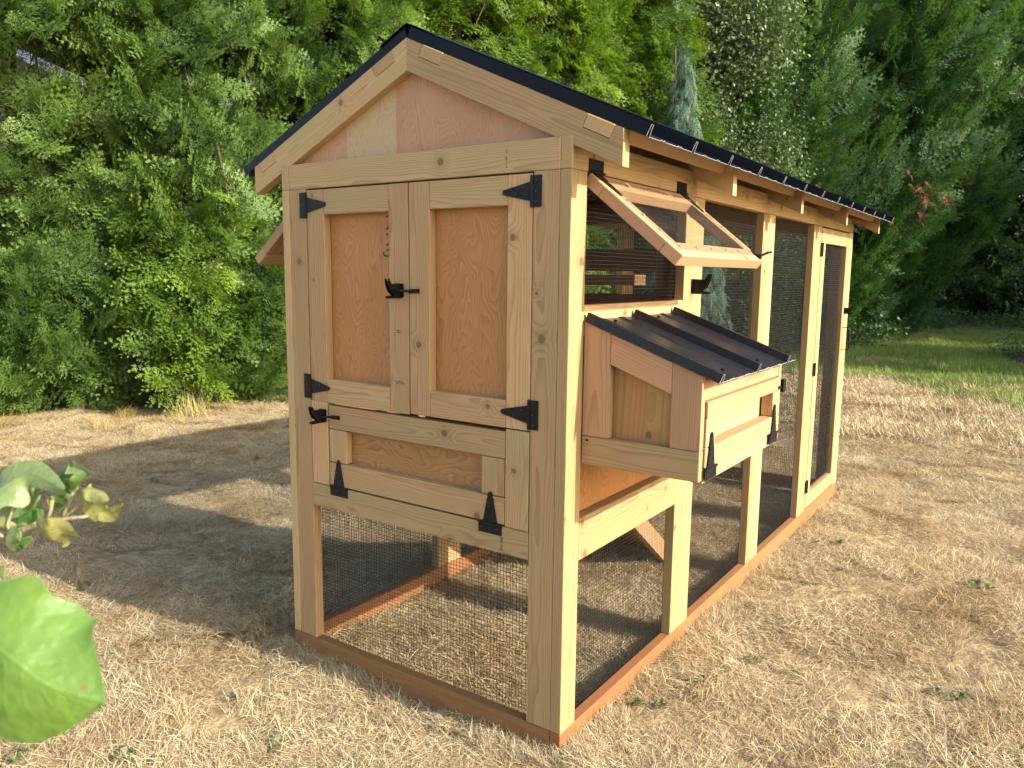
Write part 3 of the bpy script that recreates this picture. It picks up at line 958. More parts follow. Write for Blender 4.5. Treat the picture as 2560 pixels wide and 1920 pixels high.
# lid
lorg = Vector((0, 0, 53.1 + 0.12)); ld_ = Vector((1, 0, -0.36)).normalized(); ln_ = Vector((0.36, 0, 1)).normalized()
lp = [(3.1, 0.0)]
for r in (3.75, 16.05, 28.4):
    lp += [(r - 0.36, 0.0), (r - 0.24, 0.92), (r + 0.24, 0.92), (r + 0.36, 0.0)]
    for m_ in ((3.3, 4.0, 8.2, 8.9) if r < 28 else (2.2,)):
        lp += [(r + m_ - 0.22, 0.0), (r + m_, 0.12), (r + m_ + 0.22, 0.0)]
lp.append((32.2, 0.0))
bm = bmesh.new()
rows = []
for s in (0.15, 17.35):
    for t in (0.0, 0.05):
        rows.append([bm.verts.new((lorg + ld_ * s + ln_ * (b + t) + Vector((0, a, 0))) * IN) for a, b in lp])
lo0, hi0, lo1, hi1 = rows
for i in range(len(lp) - 1):
    bm.faces.new((hi0[i], hi0[i + 1], hi1[i + 1], hi1[i])); bm.faces.new((lo0[i], lo1[i], lo1[i + 1], lo0[i + 1]))
    bm.faces.new((lo1[i], hi1[i], hi1[i + 1], lo1[i + 1])); bm.faces.new((lo0[i], lo0[i + 1], hi0[i + 1], hi0[i]))
for j in (0, -1):
    bm.faces.new((lo0[j], hi0[j], hi1[j], lo1[j]))
bmesh.ops.recalc_face_normals(bm, faces=list(bm.faces))
obj('lid', bm_mesh('lid', bm), M['roof_small'], nest)
bm = bmesh.new()
tube_bm(bm, [(lorg + ld_ * 17.37 + ln_ * (b + 0.02) + Vector((0, a, 0))) * IN for a, b in lp], 0.03 * IN, 4)
obj('cut_edge', bm_mesh('cut_edge', bm), M['cut'], nest)
bm = bmesh.new()
for y in (9.0, 21.4):
    for s in (1.2, 15.5):
        c = (lorg + ld_ * s + ln_ * 0.05 + Vector((0, y, 0)))
        tube_bm(bm, [c, c + ln_ * 0.22, c + ln_ * 0.26], [0.22, 0.22, 0.1], 6)
tag(obj('lid_screws', bm_mesh('lid_screws', scaled(bm)), M['black'], nest), kind='stuff')

# ---- ramp inside the run
rx0, rx1 = -30.0, -18.0
rux = Vector((0, 34.5, -26.0)).normalized()
ramp = prism('ramp', (rx1, 36.2, 27.0), rux, (-1, 0, 0), [(0, 0), (43.0, 0), (43.0, 12), (0, 12)], 0.75, M['ply'], coop, 0.03)
rn = Vector((0, 26.0, 34.5)).normalized()
for k in range(7):
    c0 = Vector((rx1 - 0.3, 36.2, 27.0)) + rux * (4 + 5.5 * k) + rn * 0.8
    prism('cleat', c0, (-1, 0, 0), rux, [(0, 0), (11.4, 0), (11.4, 1.0), (0, 1.0)], 0.6, F, ramp, 0.04)
for xr in (rx0 - 1.5, rx1 + 0.02):
    prism('side_rail', (xr + 1.45, 36.2, 27.0), rux, rn, [(1, -2.6), (42.8, -2.6), (42.8, 0.7), (1, 0.7)], 1.4, PK, ramp, 0.05)
#@@VEGETATION
# ------------------------------------------------------------------ scattering
def scatter(name, pos, rot, scl, idx, tint, sources, parent=None, world=None):
    """one object that carries many small copies of the given meshes (geometry nodes)"""
    n = len(pos)
    me = bpy.data.meshes.new(name)
    me.vertices.add(n)
    me.vertices.foreach_set('co', np.asarray(pos, dtype=np.float32).ravel())
    for an, ty, av in (('rot', 'FLOAT_VECTOR', rot), ('scl', 'FLOAT_VECTOR', scl)):
        a = me.attributes.new(an, ty, 'POINT'); a.data.foreach_set('vector', np.asarray(av, dtype=np.float32).ravel())
    a = me.attributes.new('idx', 'INT', 'POINT'); a.data.foreach_set('value', np.asarray(idx, dtype=np.int32))
    a = me.attributes.new('tint', 'FLOAT', 'POINT'); a.data.foreach_set('value', np.asarray(tint, dtype=np.float32))
    me.update()
    ng = bpy.data.node_groups.new(name + '_nodes', 'GeometryNodeTree')
    ng.interface.new_socket('Geometry', in_out='INPUT', socket_type='NodeSocketGeometry')
    ng.interface.new_socket('Geometry', in_out='OUTPUT', socket_type='NodeSocketGeometry')
    N, Lk = ng.nodes, ng.links
    gi, go = N.new('NodeGroupInput'), N.new('NodeGroupOutput')
    def attr(nm, ty):
        a = N.new('GeometryNodeInputNamedAttribute'); a.data_type = ty; a.inputs[0].default_value = nm
        return a.outputs[0]
    rr = N.new('FunctionNodeEulerToRotation'); Lk.new(attr('rot', 'FLOAT_VECTOR'), rr.inputs[0])
    ss = attr('scl', 'FLOAT_VECTOR'); ii = attr('idx', 'INT')
    join = N.new('GeometryNodeJoinGeometry')
    for k, src in enumerate(sources):
        oi = N.new('GeometryNodeObjectInfo'); oi.inputs['Object'].default_value = src; oi.inputs['As Instance'].default_value = False
        ip = N.new('GeometryNodeInstanceOnPoints')
        cp = N.new('FunctionNodeCompare'); cp.data_type = 'INT'; cp.operation = 'EQUAL'
        Lk.new(ii, cp.inputs[2]); cp.inputs[3].default_value = k
        Lk.new(gi.outputs[0], ip.inputs['Points']); Lk.new(cp.outputs[0], ip.inputs['Selection'])
        Lk.new(oi.outputs['Geometry'], ip.inputs['Instance'])
        Lk.new(rr.outputs[0], ip.inputs['Rotation']); Lk.new(ss, ip.inputs['Scale'])
        Lk.new(ip.outputs[0], join.inputs[0])
    Lk.new(join.outputs[0], go.inputs[0])
    o = obj(name, me, None, parent, world)
    md = o.modifiers.new('scatter', 'NODES'); md.node_group = ng
    return o

def source(name, me, mat):
    me.materials.append(mat)
    return bpy.data.objects.new(name, me)

def eul(X, Zh):
    """Euler angles of frames whose x is X and whose z is close to Zh (rows)"""
    X = X / np.linalg.norm(X, axis=1, keepdims=True)
    Y = np.cross(Zh, X); Y /= np.linalg.norm(Y, axis=1, keepdims=True) + 1e-9
    Z = np.cross(X, Y)
    return np.stack([np.arctan2(Y[:, 2], Z[:, 2]), -np.arcsin(np.clip(X[:, 2], -1, 1)), np.arctan2(X[:, 1], X[:, 0])], 1)

# ------------------------------------------------------------------ foliage materials
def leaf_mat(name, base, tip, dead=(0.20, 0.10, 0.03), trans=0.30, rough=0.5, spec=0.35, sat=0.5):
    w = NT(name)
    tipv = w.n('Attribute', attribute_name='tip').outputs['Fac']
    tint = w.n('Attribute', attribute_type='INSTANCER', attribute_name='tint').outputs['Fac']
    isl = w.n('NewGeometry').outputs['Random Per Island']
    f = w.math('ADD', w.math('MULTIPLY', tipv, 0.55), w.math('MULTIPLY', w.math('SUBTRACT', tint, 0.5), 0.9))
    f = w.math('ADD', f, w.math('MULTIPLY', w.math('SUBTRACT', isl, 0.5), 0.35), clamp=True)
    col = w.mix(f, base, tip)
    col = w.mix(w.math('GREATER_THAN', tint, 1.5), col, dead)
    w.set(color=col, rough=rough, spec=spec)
    tl = w.n('BsdfTranslucent')
    w.t.links.new(w.mix(1.0, col, (1.25, 1.35, 0.6), 'MULTIPLY'), tl.inputs[0])
    mx = w.n('MixShader'); mx.inputs[0].default_value = trans
    w.t.links.new(w.b.outputs[0], mx.inputs[1]); w.t.links.new(tl.outputs[0], mx.inputs[2])
    w.t.links.new(mx.outputs[0], w.out.inputs[0])
    return w.m

def bark_mat(name, a, b):
    w = NT(name)
    tc = w.n('TexCoord').outputs['Object']
    x, y, z = w.sep(tc)
    n = w.noise(w.xyz(w.math('MULTIPLY', x, 40.0), w.math('MULTIPLY', y, 40.0), w.math('MULTIPLY', z, 6.0)), 1.0, 4.0, 0.65)
    w.set(color=w.ramp(n, [(0.3, a), (0.7, b)]), rough=0.9, spec=0.1)
    w.bump(n, 0.7, 0.01)
    return w.m
BARK = bark_mat('cypress_bark', (0.06, 0.035, 0.022), (0.24, 0.16, 0.11))
DARKBARK = bark_mat('dark_stem_bark', (0.03, 0.022, 0.016), (0.10, 0.075, 0.055))
GREYBARK = bark_mat('grey_bark', (0.10, 0.085, 0.065), (0.30, 0.26, 0.21))

# ------------------------------------------------------------------ foliage meshes
class Tri:
    def __init__(s): s.v, s.t, s.a = [], [], []
    def tri(s, p, q, r, ta, tb):
        n = len(s.v); s.v += [p, q, r]; s.t.append((n, n + 1, n + 2)); s.a += [ta, ta, tb]
    def quad(s, p, q, r, u, ta, tb):
        n = len(s.v); s.v += [p, q, r, u]; s.t += [(n, n + 1, n + 2), (n, n + 2, n + 3)]; s.a += [ta, ta, tb, tb]
    def mesh(s, name): return np_mesh(name, np.array(s.v), np.array(s.t), {'tip': s.a})

def unit(v): return v / (np.linalg.norm(v) + 1e-12)

def frond(T, rg, org, X, Z, L, nb=11, droop=0.25, wide=0.42, sub=3, w=0.006, t0=0.0):
    """flat feathery spray: side branchlets with scale-leaf fingers"""
    Y = unit(np.cross(Z, X)); Z = np.cross(X, Y)
    def axis(t): return org + X * (L * t) - Z * (droop * L * t * t)
    for i in range(8 if nb > 8 else 4):
        n_ = 8 if nb > 8 else 4
        a, b = axis(i / n_), axis((i + 1) / n_)
        ww = w * 0.5 * (1 - i / n_) + 0.001
        T.quad(a - Y * ww, a + Y * ww, b + Y * ww * 0.8, b - Y * ww * 0.8, t0 * 0.5, t0 * 0.5 + 0.2)
    for i in range(nb):
        t = (i + 0.6) / nb
        sd = 1 if i % 2 else -1
        p = axis(t)
        ln = L * wide * (1 - t) ** 0.65 * (0.35 + 0.65 * min(1, t * 5)) * rg.uniform(0.75, 1.2) + 0.012
        an = math.radians(rg.uniform(34, 50))
        D = X * math.cos(an) + Y * sd * math.sin(an) + Z * rg.normal(0, 0.08)
        D = unit(D)
        Pn = unit(np.cross(Z, D))
        e = p + D * ln - np.array([0, 0, 1.0]) * ln * 0.10
        tt = t0 + 0.35 + 0.4 * t
        hm = p + (e - p) * 0.4
        T.quad(p, hm + Pn * w * 0.55, e, hm - Pn * w * 0.55, tt, tt + 0.4)
        for k in range(sub):
            s = (k + 0.55) / sub
            for s2 in (-1, 1):
                q = p + (e - p) * s
                l2 = ln * 0.52 * (1.08 - s) * rg.uniform(0.7, 1.25) + 0.008
                D2 = unit(D * 0.8 + Pn * s2 * 0.62 + Z * rg.normal(0, 0.10))
                P2 = unit(np.cross(Z, D2))
                h = q + D2 * l2 * 0.45
                T.quad(q, h + P2 * w * 0.5, q + D2 * l2, h - P2 * w * 0.5, tt, min(1, tt + 0.5))

def cypress_bough(seed, L=0.62, n=13, fl=0.27, droop=0.12, lift=0.2, w=0.0062, nb=11, sub=3, rollv=0.6):
    rg = np.random.default_rng(seed)
    T = Tri()
    X0, Y0, Z0 = np.eye(3)
    for i in range(6):
        a = np.array([L * i / 6, 0, lift * L * (i / 6) ** 2]); b = np.array([L * (i + 1) / 6, 0, lift * L * ((i + 1) / 6) ** 2])
        for ax in (Y0, Z0):
            T.quad(a - ax * 0.004, a + ax * 0.004, b + ax * 0.003, b - ax * 0.003, -0.6, -0.5)
    for i in range(n):
        t = (i + 0.4) / n
        p = np.array([L * t, 0, lift * L * t * t])
        sd = 1 if i % 2 else -1
        an = math.radians(rg.uniform(30, 62) * (1 - 0.6 * t))
        el = rg.normal(0.05, 0.28 if rollv > 0.5 else 0.13)
        D = unit(np.array([math.cos(an), sd * math.sin(an), el + lift * t]))
        roll = rg.normal(0, rollv)
        Z = unit(Z0 * math.cos(roll) + Y0 * math.sin(roll))
        frond(T, rg, p, D, Z, fl * rg.uniform(0.7, 1.15) * (1.1 - 0.35 * t), nb, droop, 0.42, sub, w, 0.25 * t)
    frond(T, rg, np.array([L * 0.9, 0, lift * L * 0.81]), unit(np.array([1, 0, lift * 1.3])), Z0, fl * 1.1, nb, droop, 0.38, sub, w, 0.3)
    return T.mesh('bough')

def merge_bough(seed, maker, k, wide=0.34, depth=0.30, lift=(0.3, 0.9), spread=0.5, face=None):
    """a piece of crown: several boughs pointing out (+x) and up, spread over a y-z patch"""
    rg = np.random.default_rng(seed)
    Vs, Ts, As = [], [], []
    n0 = 0
    parts = [maker(seed * 10 + j) for j in range(3)]
    data = []
    for me in parts:
        v = np.empty(len(me.vertices) * 3, np.float32); me.vertices.foreach_get('co', v)
        t = np.empty(len(me.loops), np.int32); me.loops.foreach_get('vertex_index', t)
        a = np.empty(len(me.vertices), np.float32); me.attributes['tip'].data.foreach_get('value', a)
        data.append((v.reshape(-1, 3), t.reshape(-1, 3), a))
    for j in range(k):
        v, t, a = data[j % 3]
        el = rg.uniform(*lift); az = rg.normal(0, spread)
        X = np.array([[math.cos(az) * math.cos(el), math.sin(az) * math.cos(el), math.sin(el)]])
        zh = np.array([[rg.normal(0, 0.45), rg.normal(0, 0.45), 1.0]])
        if face:
            # sprays hang like shingles: the flat side looks out of the crown
            X = np.array([unit(np.array([rg.uniform(0.35, 0.8), rg.normal(0, 0.55), rg.uniform(*face[0])]))])
            zh = np.array([[face[1][0] + rg.normal(0, 0.28), rg.normal(0, 0.35), face[1][1] + rg.normal(0, 0.28)]])
        e = eul(X, zh)[0]
        R = np.array(Matrix.Rotation(e[2], 3, 'Z') @ Matrix.Rotation(e[1], 3, 'Y') @ Matrix.Rotation(e[0], 3, 'X'))
        sc = rg.uniform(0.72, 1.2)
        p = np.array([-depth * rg.uniform(0, 1) ** 1.3, rg.uniform(-wide, wide), rg.uniform(-wide, wide) * 1.15]) - X[0] * 0.33 * sc
        Vs.append(v @ R.T * sc + p); Ts.append(t + n0); As.append(np.clip(a + rg.normal(0, 0.12), -1, 1.2)); n0 += len(v)
    for me in parts:
        bpy.data.meshes.remove(me)
    return np_mesh('crown_piece', np.concatenate(Vs), np.concatenate(Ts), {'tip': np.concatenate(As)})

def weeping_bough(seed):
    rg = np.random.default_rng(seed)
    T = Tri()
    for i in range(16):
        t = i / 16
        p = np.array([0.42 * t, rg.normal(0, 0.05), 0.10 * math.sin(t * 3)])
        X = unit(np.array([0.25 + rg.normal(0, 0.15), rg.normal(0, 0.2), -1]))
        frond(T, rg, p, X, unit(np.array([1, rg.normal(0, 0.7), 0.2])), rg.uniform(0.18, 0.38), 10, 0.05, 0.16, 2, 0.006, 0.3 * t)
    return T.mesh('weeping_bough')

def leafy_bough(seed, L=0.6, n=46, ll=0.052, lw=0.026):
    rg = np.random.default_rng(seed)
    T = Tri()
    for i in range(n):
        t = rg.uniform(0.1, 1) if i > 4 else 1
        br = rg.normal(0, 0.16, 3) * (1.2 - 0.4 * t)
        p = np.array([L * t, 0, 0]) + br
        D = unit(rg.normal(0, 1, 3) + np.array([0.7, 0, -0.25]))
        N = unit(rg.normal(0, 0.6, 3) + np.array([0.3, 0, 1]))
        Y = unit(np.cross(N, D)); N = np.cross(D, Y)
        l = ll * rg.uniform(0.7, 1.25); w_ = lw * rg.uniform(0.8, 1.2)
        a, m, e = p, p + D * l * 0.5 - N * w_ * 0.25, p + D * l - N * l * 0.15
        s1, s2 = p + D * l * 0.45 + Y * w_, p + D * l * 0.45 - Y * w_
        tp = rg.uniform(0.1, 0.9)
        T.tri(a, s1, m, tp, tp); T.tri(s1, e, m, tp, tp); T.tri(a, m, s2, tp, tp); T.tri(m, e, s2, tp, tp)
    for i in range(9):
        e = np.array([L * rg.uniform(0.5, 1.05), 0, 0]) + rg.normal(0, 0.14, 3)
        a = np.array([L * rg.uniform(0, 0.4), 0, 0])
        Y = unit(np.cross(e - a, rg.normal(0, 1, 3)))
        T.quad(a - Y * 0.004, a + Y * 0.004, e + Y * 0.002, e - Y * 0.002, -0.9, -0.9)
    return T.mesh('leafy_bough')

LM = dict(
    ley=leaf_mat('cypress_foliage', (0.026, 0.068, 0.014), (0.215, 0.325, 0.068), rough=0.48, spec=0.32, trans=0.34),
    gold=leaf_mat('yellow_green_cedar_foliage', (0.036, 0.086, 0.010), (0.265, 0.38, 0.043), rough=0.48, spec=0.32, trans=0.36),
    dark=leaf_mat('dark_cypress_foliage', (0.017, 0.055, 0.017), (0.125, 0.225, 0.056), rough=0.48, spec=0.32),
    blue=leaf_mat('blue_weeping_foliage', (0.065, 0.12, 0.09), (0.16, 0.25, 0.18)),
    broad=leaf_mat('grey_green_leaves', (0.060, 0.105, 0.036), (0.25, 0.31, 0.145), trans=0.25, rough=0.42, spec=0.38),
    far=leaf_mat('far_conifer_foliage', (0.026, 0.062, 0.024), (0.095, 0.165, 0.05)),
    ivy=leaf_mat('ground_ivy_leaves', (0.035, 0.07, 0.022), (0.11, 0.18, 0.06)))
SRC = {}
SRC['ley'] = [source('bough_source', merge_bough(s, lambda q: cypress_bough(q, 0.62, 11, 0.33, 0.22, 0.1, 0.0098, 9, 3, 0.3), 12, face=((-0.35, 0.95), (0.85, 0.55))), LM['ley']) for s in (1, 2, 3)]
SRC['gold'] = [source('bough_source', merge_bough(s, lambda q: cypress_bough(q, 0.55, 10, 0.30, 0.45, 0.0, 0.0108, 8, 3, 0.3), 12, face=((-0.7, 0.45), (0.75, 0.7))), LM['gold']) for s in (4, 5, 6)]
SRC['dark'] = [source('bough_source', merge_bough(s, lambda q: cypress_bough(q, 0.85, 10, 0.44, 0.12, 0.2, 0.0165, 8, 3, 0.3), 11, 0.5, 0.45, face=((0.3, 1.2), (0.85, 0.45))), LM['dark']) for s in (7, 8, 9)]
SRC['blue'] = [source('bough_source', weeping_bough(s), LM['blue']) for s in (9, 10)]
SRC['broad'] = [source('bough_source', merge_bough(s, lambda q: leafy_bough(q), 10, 0.4, 0.5, (-0.2, 1.0), 0.7), LM['broad']) for s in (11, 12)]
SRC['far'] = [source('bough_source', merge_bough(s, lambda q: cypress_bough(q, 1.3, 10, 0.66, 0.5, 0.0, 0.035, 7, 2), 8, 0.9, 0.8, (-0.5, 0.1)), LM['far']) for s in (13, 14)]
SRC['ivy'] = [source('bough_source', leafy_bough(s, 0.4, 40, 0.07, 0.04), LM['ivy']) for s in (15,)]
SINGLE = ('blue',)

def trunk_mesh(rg, H, r0, lean=0.0, limbs=14, spread=0.9, up=0.6):
    bm = bmesh.new()
    pts, rad = [], []
    ox = oy = 0.0
    for i in range(9):
        t = i / 8
        ox += rg.normal(0, 0.025) + lean * 0.03; oy += rg.normal(0, 0.025)
        pts.append((ox, oy, H * t)); rad.append(r0 * (1 - 0.9 * t) + 0.006 + (0.35 * r0 if i == 0 else 0))
    tube_bm(bm, pts, rad, 8)
    for i in range(limbs):
        t = rg.uniform(0.05, 0.85)
        j = min(int(t * 8), 7)
        a = Vector(pts[j]).lerp(Vector(pts[j + 1]), t * 8 - j)
        an = rg.uniform(0, 6.283)
        ln = spread * (1 - 0.5 * t) * rg.uniform(0.6, 1.1)
        d = Vector((math.cos(an), math.sin(an), 0))
        tube_bm(bm, [a, a + d * ln * 0.5 + Vector((0, 0, ln * up * 0.35)), a + d * ln + Vector((0, 0, ln * up))], [r0 * 0.28 * (1.1 - t), r0 * 0.2 * (1.1 - t), 0.004], 5)
    return bm_mesh('trunk', bm, True)

def to_cam(c):
    return math.atan2(CAM_P.y - c[1], CAM_P.x - c[0])

HOLES = []                                          # thin places in the hedge: (x, y, z, radius, share removed)

def tree(name, label, loc, H, R, kind, n, seed, group, lift=(0.35, 0.9), base=0.0, prof=None, size=1.0, face=0.75, tint0=0.5, tvar=0.22, cat='tree', bark=None, dead=(), r0=None, depth=0.45, lean=0.0):
    """trunk with limbs, crown of boughs spread through the outer volume"""
    rg = np.random.default_rng(seed)
    root = empty(name, (loc[0], loc[1], float(gz(loc[0], loc[1])) - 0.03), label, cat, group)
    W0 = Matrix.Translation((loc[0], loc[1], float(gz(loc[0], loc[1])) - 0.03))
    obj('trunk', trunk_mesh(rg, H * 0.97, r0 or 0.035 + 0.011 * H, lean, int(8 + H * 1.6), R * 0.8), bark or BARK, root, W0)
    one = kind in SINGLE
    n = n if one else int(n / 8)
    prof = prof or (lambda u: (1 - 0.25 * (1 - u) ** 4 - u ** 3.2) * (0.72 + 0.28 * min(1, u * 5)))
    u = rg.uniform(base / H, 0.995, n * 3)
    pr = np.array([max(prof(a), 0.03) for a in u])
    keep = rg.uniform(0, 1, len(u)) < pr / pr.max()
    u, pr = u[keep][:n], pr[keep][:n]
    m = len(u)
    fa = to_cam(loc)
    az = np.where(rg.uniform(0, 1, m) < face, fa + rg.uniform(-1.75, 1.75, m), rg.uniform(0, 2 * math.pi, m))
    lump = 0.66 + 0.52 * vnoise(az * 2.4 + seed * 3, u * H * 1.1, seed)
    dr = 1 - depth * rg.uniform(0, 1, m) ** 1.6
    r = R * pr * lump * dr
    px, py, pz = np.cos(az) * r + lean * 0.2 * u * H * 0, np.sin(az) * r, u * H
    el = rg.uniform(lift[0], lift[1], m) if one else rg.normal(0.0, 0.12, m)
    a2 = az + rg.normal(0, 0.45 if one else 0.3, m)
    X = np.stack([np.cos(a2) * np.cos(el), np.sin(a2) * np.cos(el), np.sin(el)], 1)
    zr = 0.45 if one else 0.16
    Zh = np.stack([rg.normal(0, zr, m), rg.normal(0, zr, m), np.ones(m)], 1)
    sc = size * rg.uniform(0.7, 1.2, m) * (0.75 + 0.25 * np.clip(pr * 2, 0, 1))
    pos = np.stack([px, py, pz], 1) - X * ((0.33 if one else 0.12) * sc[:, None] * size)
    tint = np.clip(tint0 + rg.normal(0, tvar * 0.6, m) + 0.5 * (vnoise(az * 3 + 9, u * H * 1.4, seed + 5) - 0.5) * tvar * 3, 0, 1)
    wp = pos + np.array([[loc[0], loc[1], 0]])
    ok = np.ones(m, bool)
    for hx, hy, hz, hr, sh in HOLES:
        d = np.sqrt((wp[:, 0] - hx) ** 2 + (wp[:, 1] - hy) ** 2 + (wp[:, 2] - hz) ** 2)
        ok &= ~((d < hr) & (rg.uniform(0, 1, m) < sh))
    for hx, hy, hz, hr in dead:
        d = np.sqrt((wp[:, 0] - hx) ** 2 + (wp[:, 1] - hy) ** 2 + (wp[:, 2] - hz) ** 2)
        tint[(d < hr) & (rg.uniform(0, 1, m) < 0.7)] = 2.0
    pos, X, Zh, sc, tint = pos[ok], X[ok], Zh[ok], sc[ok], tint[ok]
    m = len(pos)
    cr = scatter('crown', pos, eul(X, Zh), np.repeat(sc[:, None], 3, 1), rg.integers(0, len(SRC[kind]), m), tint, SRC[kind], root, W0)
    tag(cr, kind='stuff')
    return root

def at_px(u, v, depth):
    """world point seen at a pixel of the 2560 px frame, at a distance along the view axis"""
    return CAM_P + (CF + CR * ((u - 1280) / CAM_F) - CU * ((v - 960) / CAM_F)) * depth

for (u, v, r_, s_) in ((10, 118, 0.34, 0.8), (75, 142, 0.36, 0.85), (145, 176, 0.36, 0.85), (205, 208, 0.36, 0.85), (265, 238, 0.34, 0.8), (20, 235, 0.34, 0.6), (90, 255, 0.30, 0.5)):
    for d in (7.0, 7.4, 7.8, 8.2, 8.6, 9.0, 9.4, 9.8, 10.2):
        p_ = at_px(u, v, d)
        HOLES.append((p_.x, p_.y, p_.z, r_, s_))

HG = 'conifers of the boundary hedge'
col_prof = lambda u: (0.78 + 0.22 * math.sin(min(1, u * 3.2) * 1.57)) * (1 - u ** 4)
up_prof = lambda u: (0.40 + 0.60 * min(1, u * 2.9) ** 0.9) * (1 - 0.95 * u ** 5)
tree('cypress_tree', 'green hedge cypress at the left edge, its lower half bright yellow-green', (-8.75, 0.75), 7.0, 1.65, 'gold', 1000, 21, HG, (0.1, 0.6), 0.1, col_prof, 1.0, tint0=0.42)
PALE_TREE = tree('cypress_tree', 'hedge cypress with a bare pale stem, house roof glimpsed through it', (-8.05, 2.15), 7.2, 1.55, 'ley', 1150, 22, HG, (0.3, 0.9), 0.05, col_prof, 1.0, tint0=0.52)
DARK_TREE = tree('cypress_tree', 'hedge cypress with a long dark trunk, directly left of the coop roof', (-7.25, 3.65), 7.6, 1.50, 'ley', 1200, 23, HG, (0.2, 0.85), 0.25, col_prof, 1.0, tint0=0.42)
for tr_, mat_, pts_, r_ in ((PALE_TREE, GREYBARK, ((80, -20, 7.35), (88, 120, 7.3), (100, 250, 7.28), (108, 350, 7.3)), 0.017),
                            (DARK_TREE, DARKBARK, ((410, 10, 7.1), (440, 95, 7.0), (480, 240, 6.95), (540, 350, 6.95), (575, 520, 7.0)), 0.016)):
    bm = bmesh.new()
    tube_bm(bm, [at_px(q[0], q[1], q[2] + 0.95) for q in pts_], [r_ * (0.7 + 0.3 * i / len(pts_)) for i in range(len(pts_))], 7)
    obj('stem', bm_mesh('stem', bm, True), mat_, tr_)
tree('cedar_tree', 'low yellow-green young cedar in front of the dark trunk, left of the coop', (-6.55, 3.05), 3.1, 0.85, 'gold', 480, 24, None, (0.1, 0.8), 0.35, None, 0.8, tint0=0.42)
tree('cypress_tree', 'hedge cypress half hidden behind the coop front gable', (-6.75, 5.3), 8.0, 1.45, 'ley', 1000, 25, HG, (0.2, 0.85), 0.2, col_prof, 1.05, tint0=0.50)
tree('cedar_tree', 'bright yellow-green cedar rising behind the roof ridge', (-6.15, 7.1), 8.4, 1.5, 'gold', 1000, 26, HG, (0.05, 0.6), 0.3, col_prof, 1.1, tint0=0.36)
tree('cedar_tree', 'second bright cedar right of the ridge, taller than the frame', (-5.75, 9.0), 9.0, 1.55, 'gold', 1000, 27, HG, (0.05, 0.6), 0.3, col_prof, 1.15, tint0=0.46)
tree('cedar_tree', 'fresh green cedar behind the weeping cypress', (-5.35, 10.9), 9.5, 1.6, 'gold', 950, 28, HG, (0.05, 0.55), 0.3, col_prof, 1.2, tint0=0.36)
tree('weeping_cypress', 'slim blue-green weeping cypress just above the roof sheet', (-3.95, 10.0), 5.2, 0.95, 'blue', 900, 29, None, (-0.3, 0.3), 0.6, lambda u: 1.03 - u, 0.8, tint0=0.4, r0=0.03)
tree('broadleaf_tree', 'loose tree with small pale round leaves between cedar and dark cypress', (-4.75, 13.1), 10.5, 1.9, 'broad', 2100, 30, None, (-0.2, 1.0), 0.3, col_prof, 1.15, 0.7, 0.5, 0.3, bark=GREYBARK)
dp = [at_px(2310, 500, 16.3), at_px(2350, 512, 16.3), at_px(2280, 455, 16.2), at_px(2275, 530, 16.2), at_px(2330, 480, 16.3)]
tree('cypress_tree', 'dark wide cypress behind the far end of the run', (-5.0, 15.9), 11.5, 2.8, 'dark', 1700, 31, HG, (0.45, 1.0), 0.1, up_prof, 1.1, tint0=0.42)
RIGHT_TREE = tree('cypress_tree', 'dark cypress with brown dead sprays, right of the roof', (-4.4, 18.6), 12.5, 3.7, 'dark', 2600, 32, HG, (0.45, 1.0), 0.1, up_prof, 1.1, tint0=0.5)
tree('cypress_tree', 'dark cypress leaning out over the lawn at the right edge', (-4.1, 22.3), 13.5, 4.7, 'dark', 3000, 33, HG, (0.45, 1.0), 0.1, up_prof, 1.2, tint0=0.5)
DEADB = [source('dead_source', cypress_bough(s, 0.6, 8, 0.3, 0.5, -0.1, 0.018, 7, 2), NT('dead_foliage_%d' % s).set(color=(0.22, 0.085, 0.036), rough=0.8).m) for s in (91, 92)]
rg = np.random.default_rng(44)
dpos = []
for p in dp:
    for _ in range(5):
        dpos.append((p.x + rg.normal(0, 0.22), p.y + rg.normal(0, 0.2), p.z + rg.normal(0, 0.13)))
m_ = len(dpos)
X_ = np.stack([rg.normal(0.6, 0.4, m_), rg.normal(-0.6, 0.4, m_), rg.normal(-0.3, 0.4, m_)], 1)
WT = Matrix.Translation(RIGHT_TREE.location)
tag(scatter('dead_foliage', np.array(dpos) - np.array(RIGHT_TREE.location), eul(X_, np.tile([[0, 0, 1.0]], (m_, 1))), np.repeat(rg.uniform(0.3, 0.62, m_)[:, None], 3, 1), rg.integers(0, 2, m_), np.zeros(m_), DEADB, RIGHT_TREE, WT), kind='stuff')
# the row behind, which closes the gaps
for i, (x, y, H, R) in enumerate(((-14.8, 5.2, 12.0, 2.9), (-12.6, 7.6, 11.0, 2.4), (-9.4, 6.6, 8.6, 2.0), (-8.8, 9.2, 9.4, 2.0), (-8.2, 12.0, 10.2, 2.1), (-8.0, 15.0, 11.0, 2.3), (-8.2, 18.6, 12.0, 2.6))):
    tree('cypress_tree', 'shaded second-row cypress glimpsed through the hedge ' + ('above the left-edge leaves', 'left of the long dark trunk', 'behind the coop front gable', 'behind the roof ridge', 'behind the bright cedars', 'behind the pale-leaved tree', 'behind the wide dark cypress')[i], (x, y), H, R, 'dark', 1500 if i < 2 else 700, 60 + i, 'second row of hedge cypresses', (0.3, 0.9), 0.2, col_prof, 1.35, 0.8, 0.3)
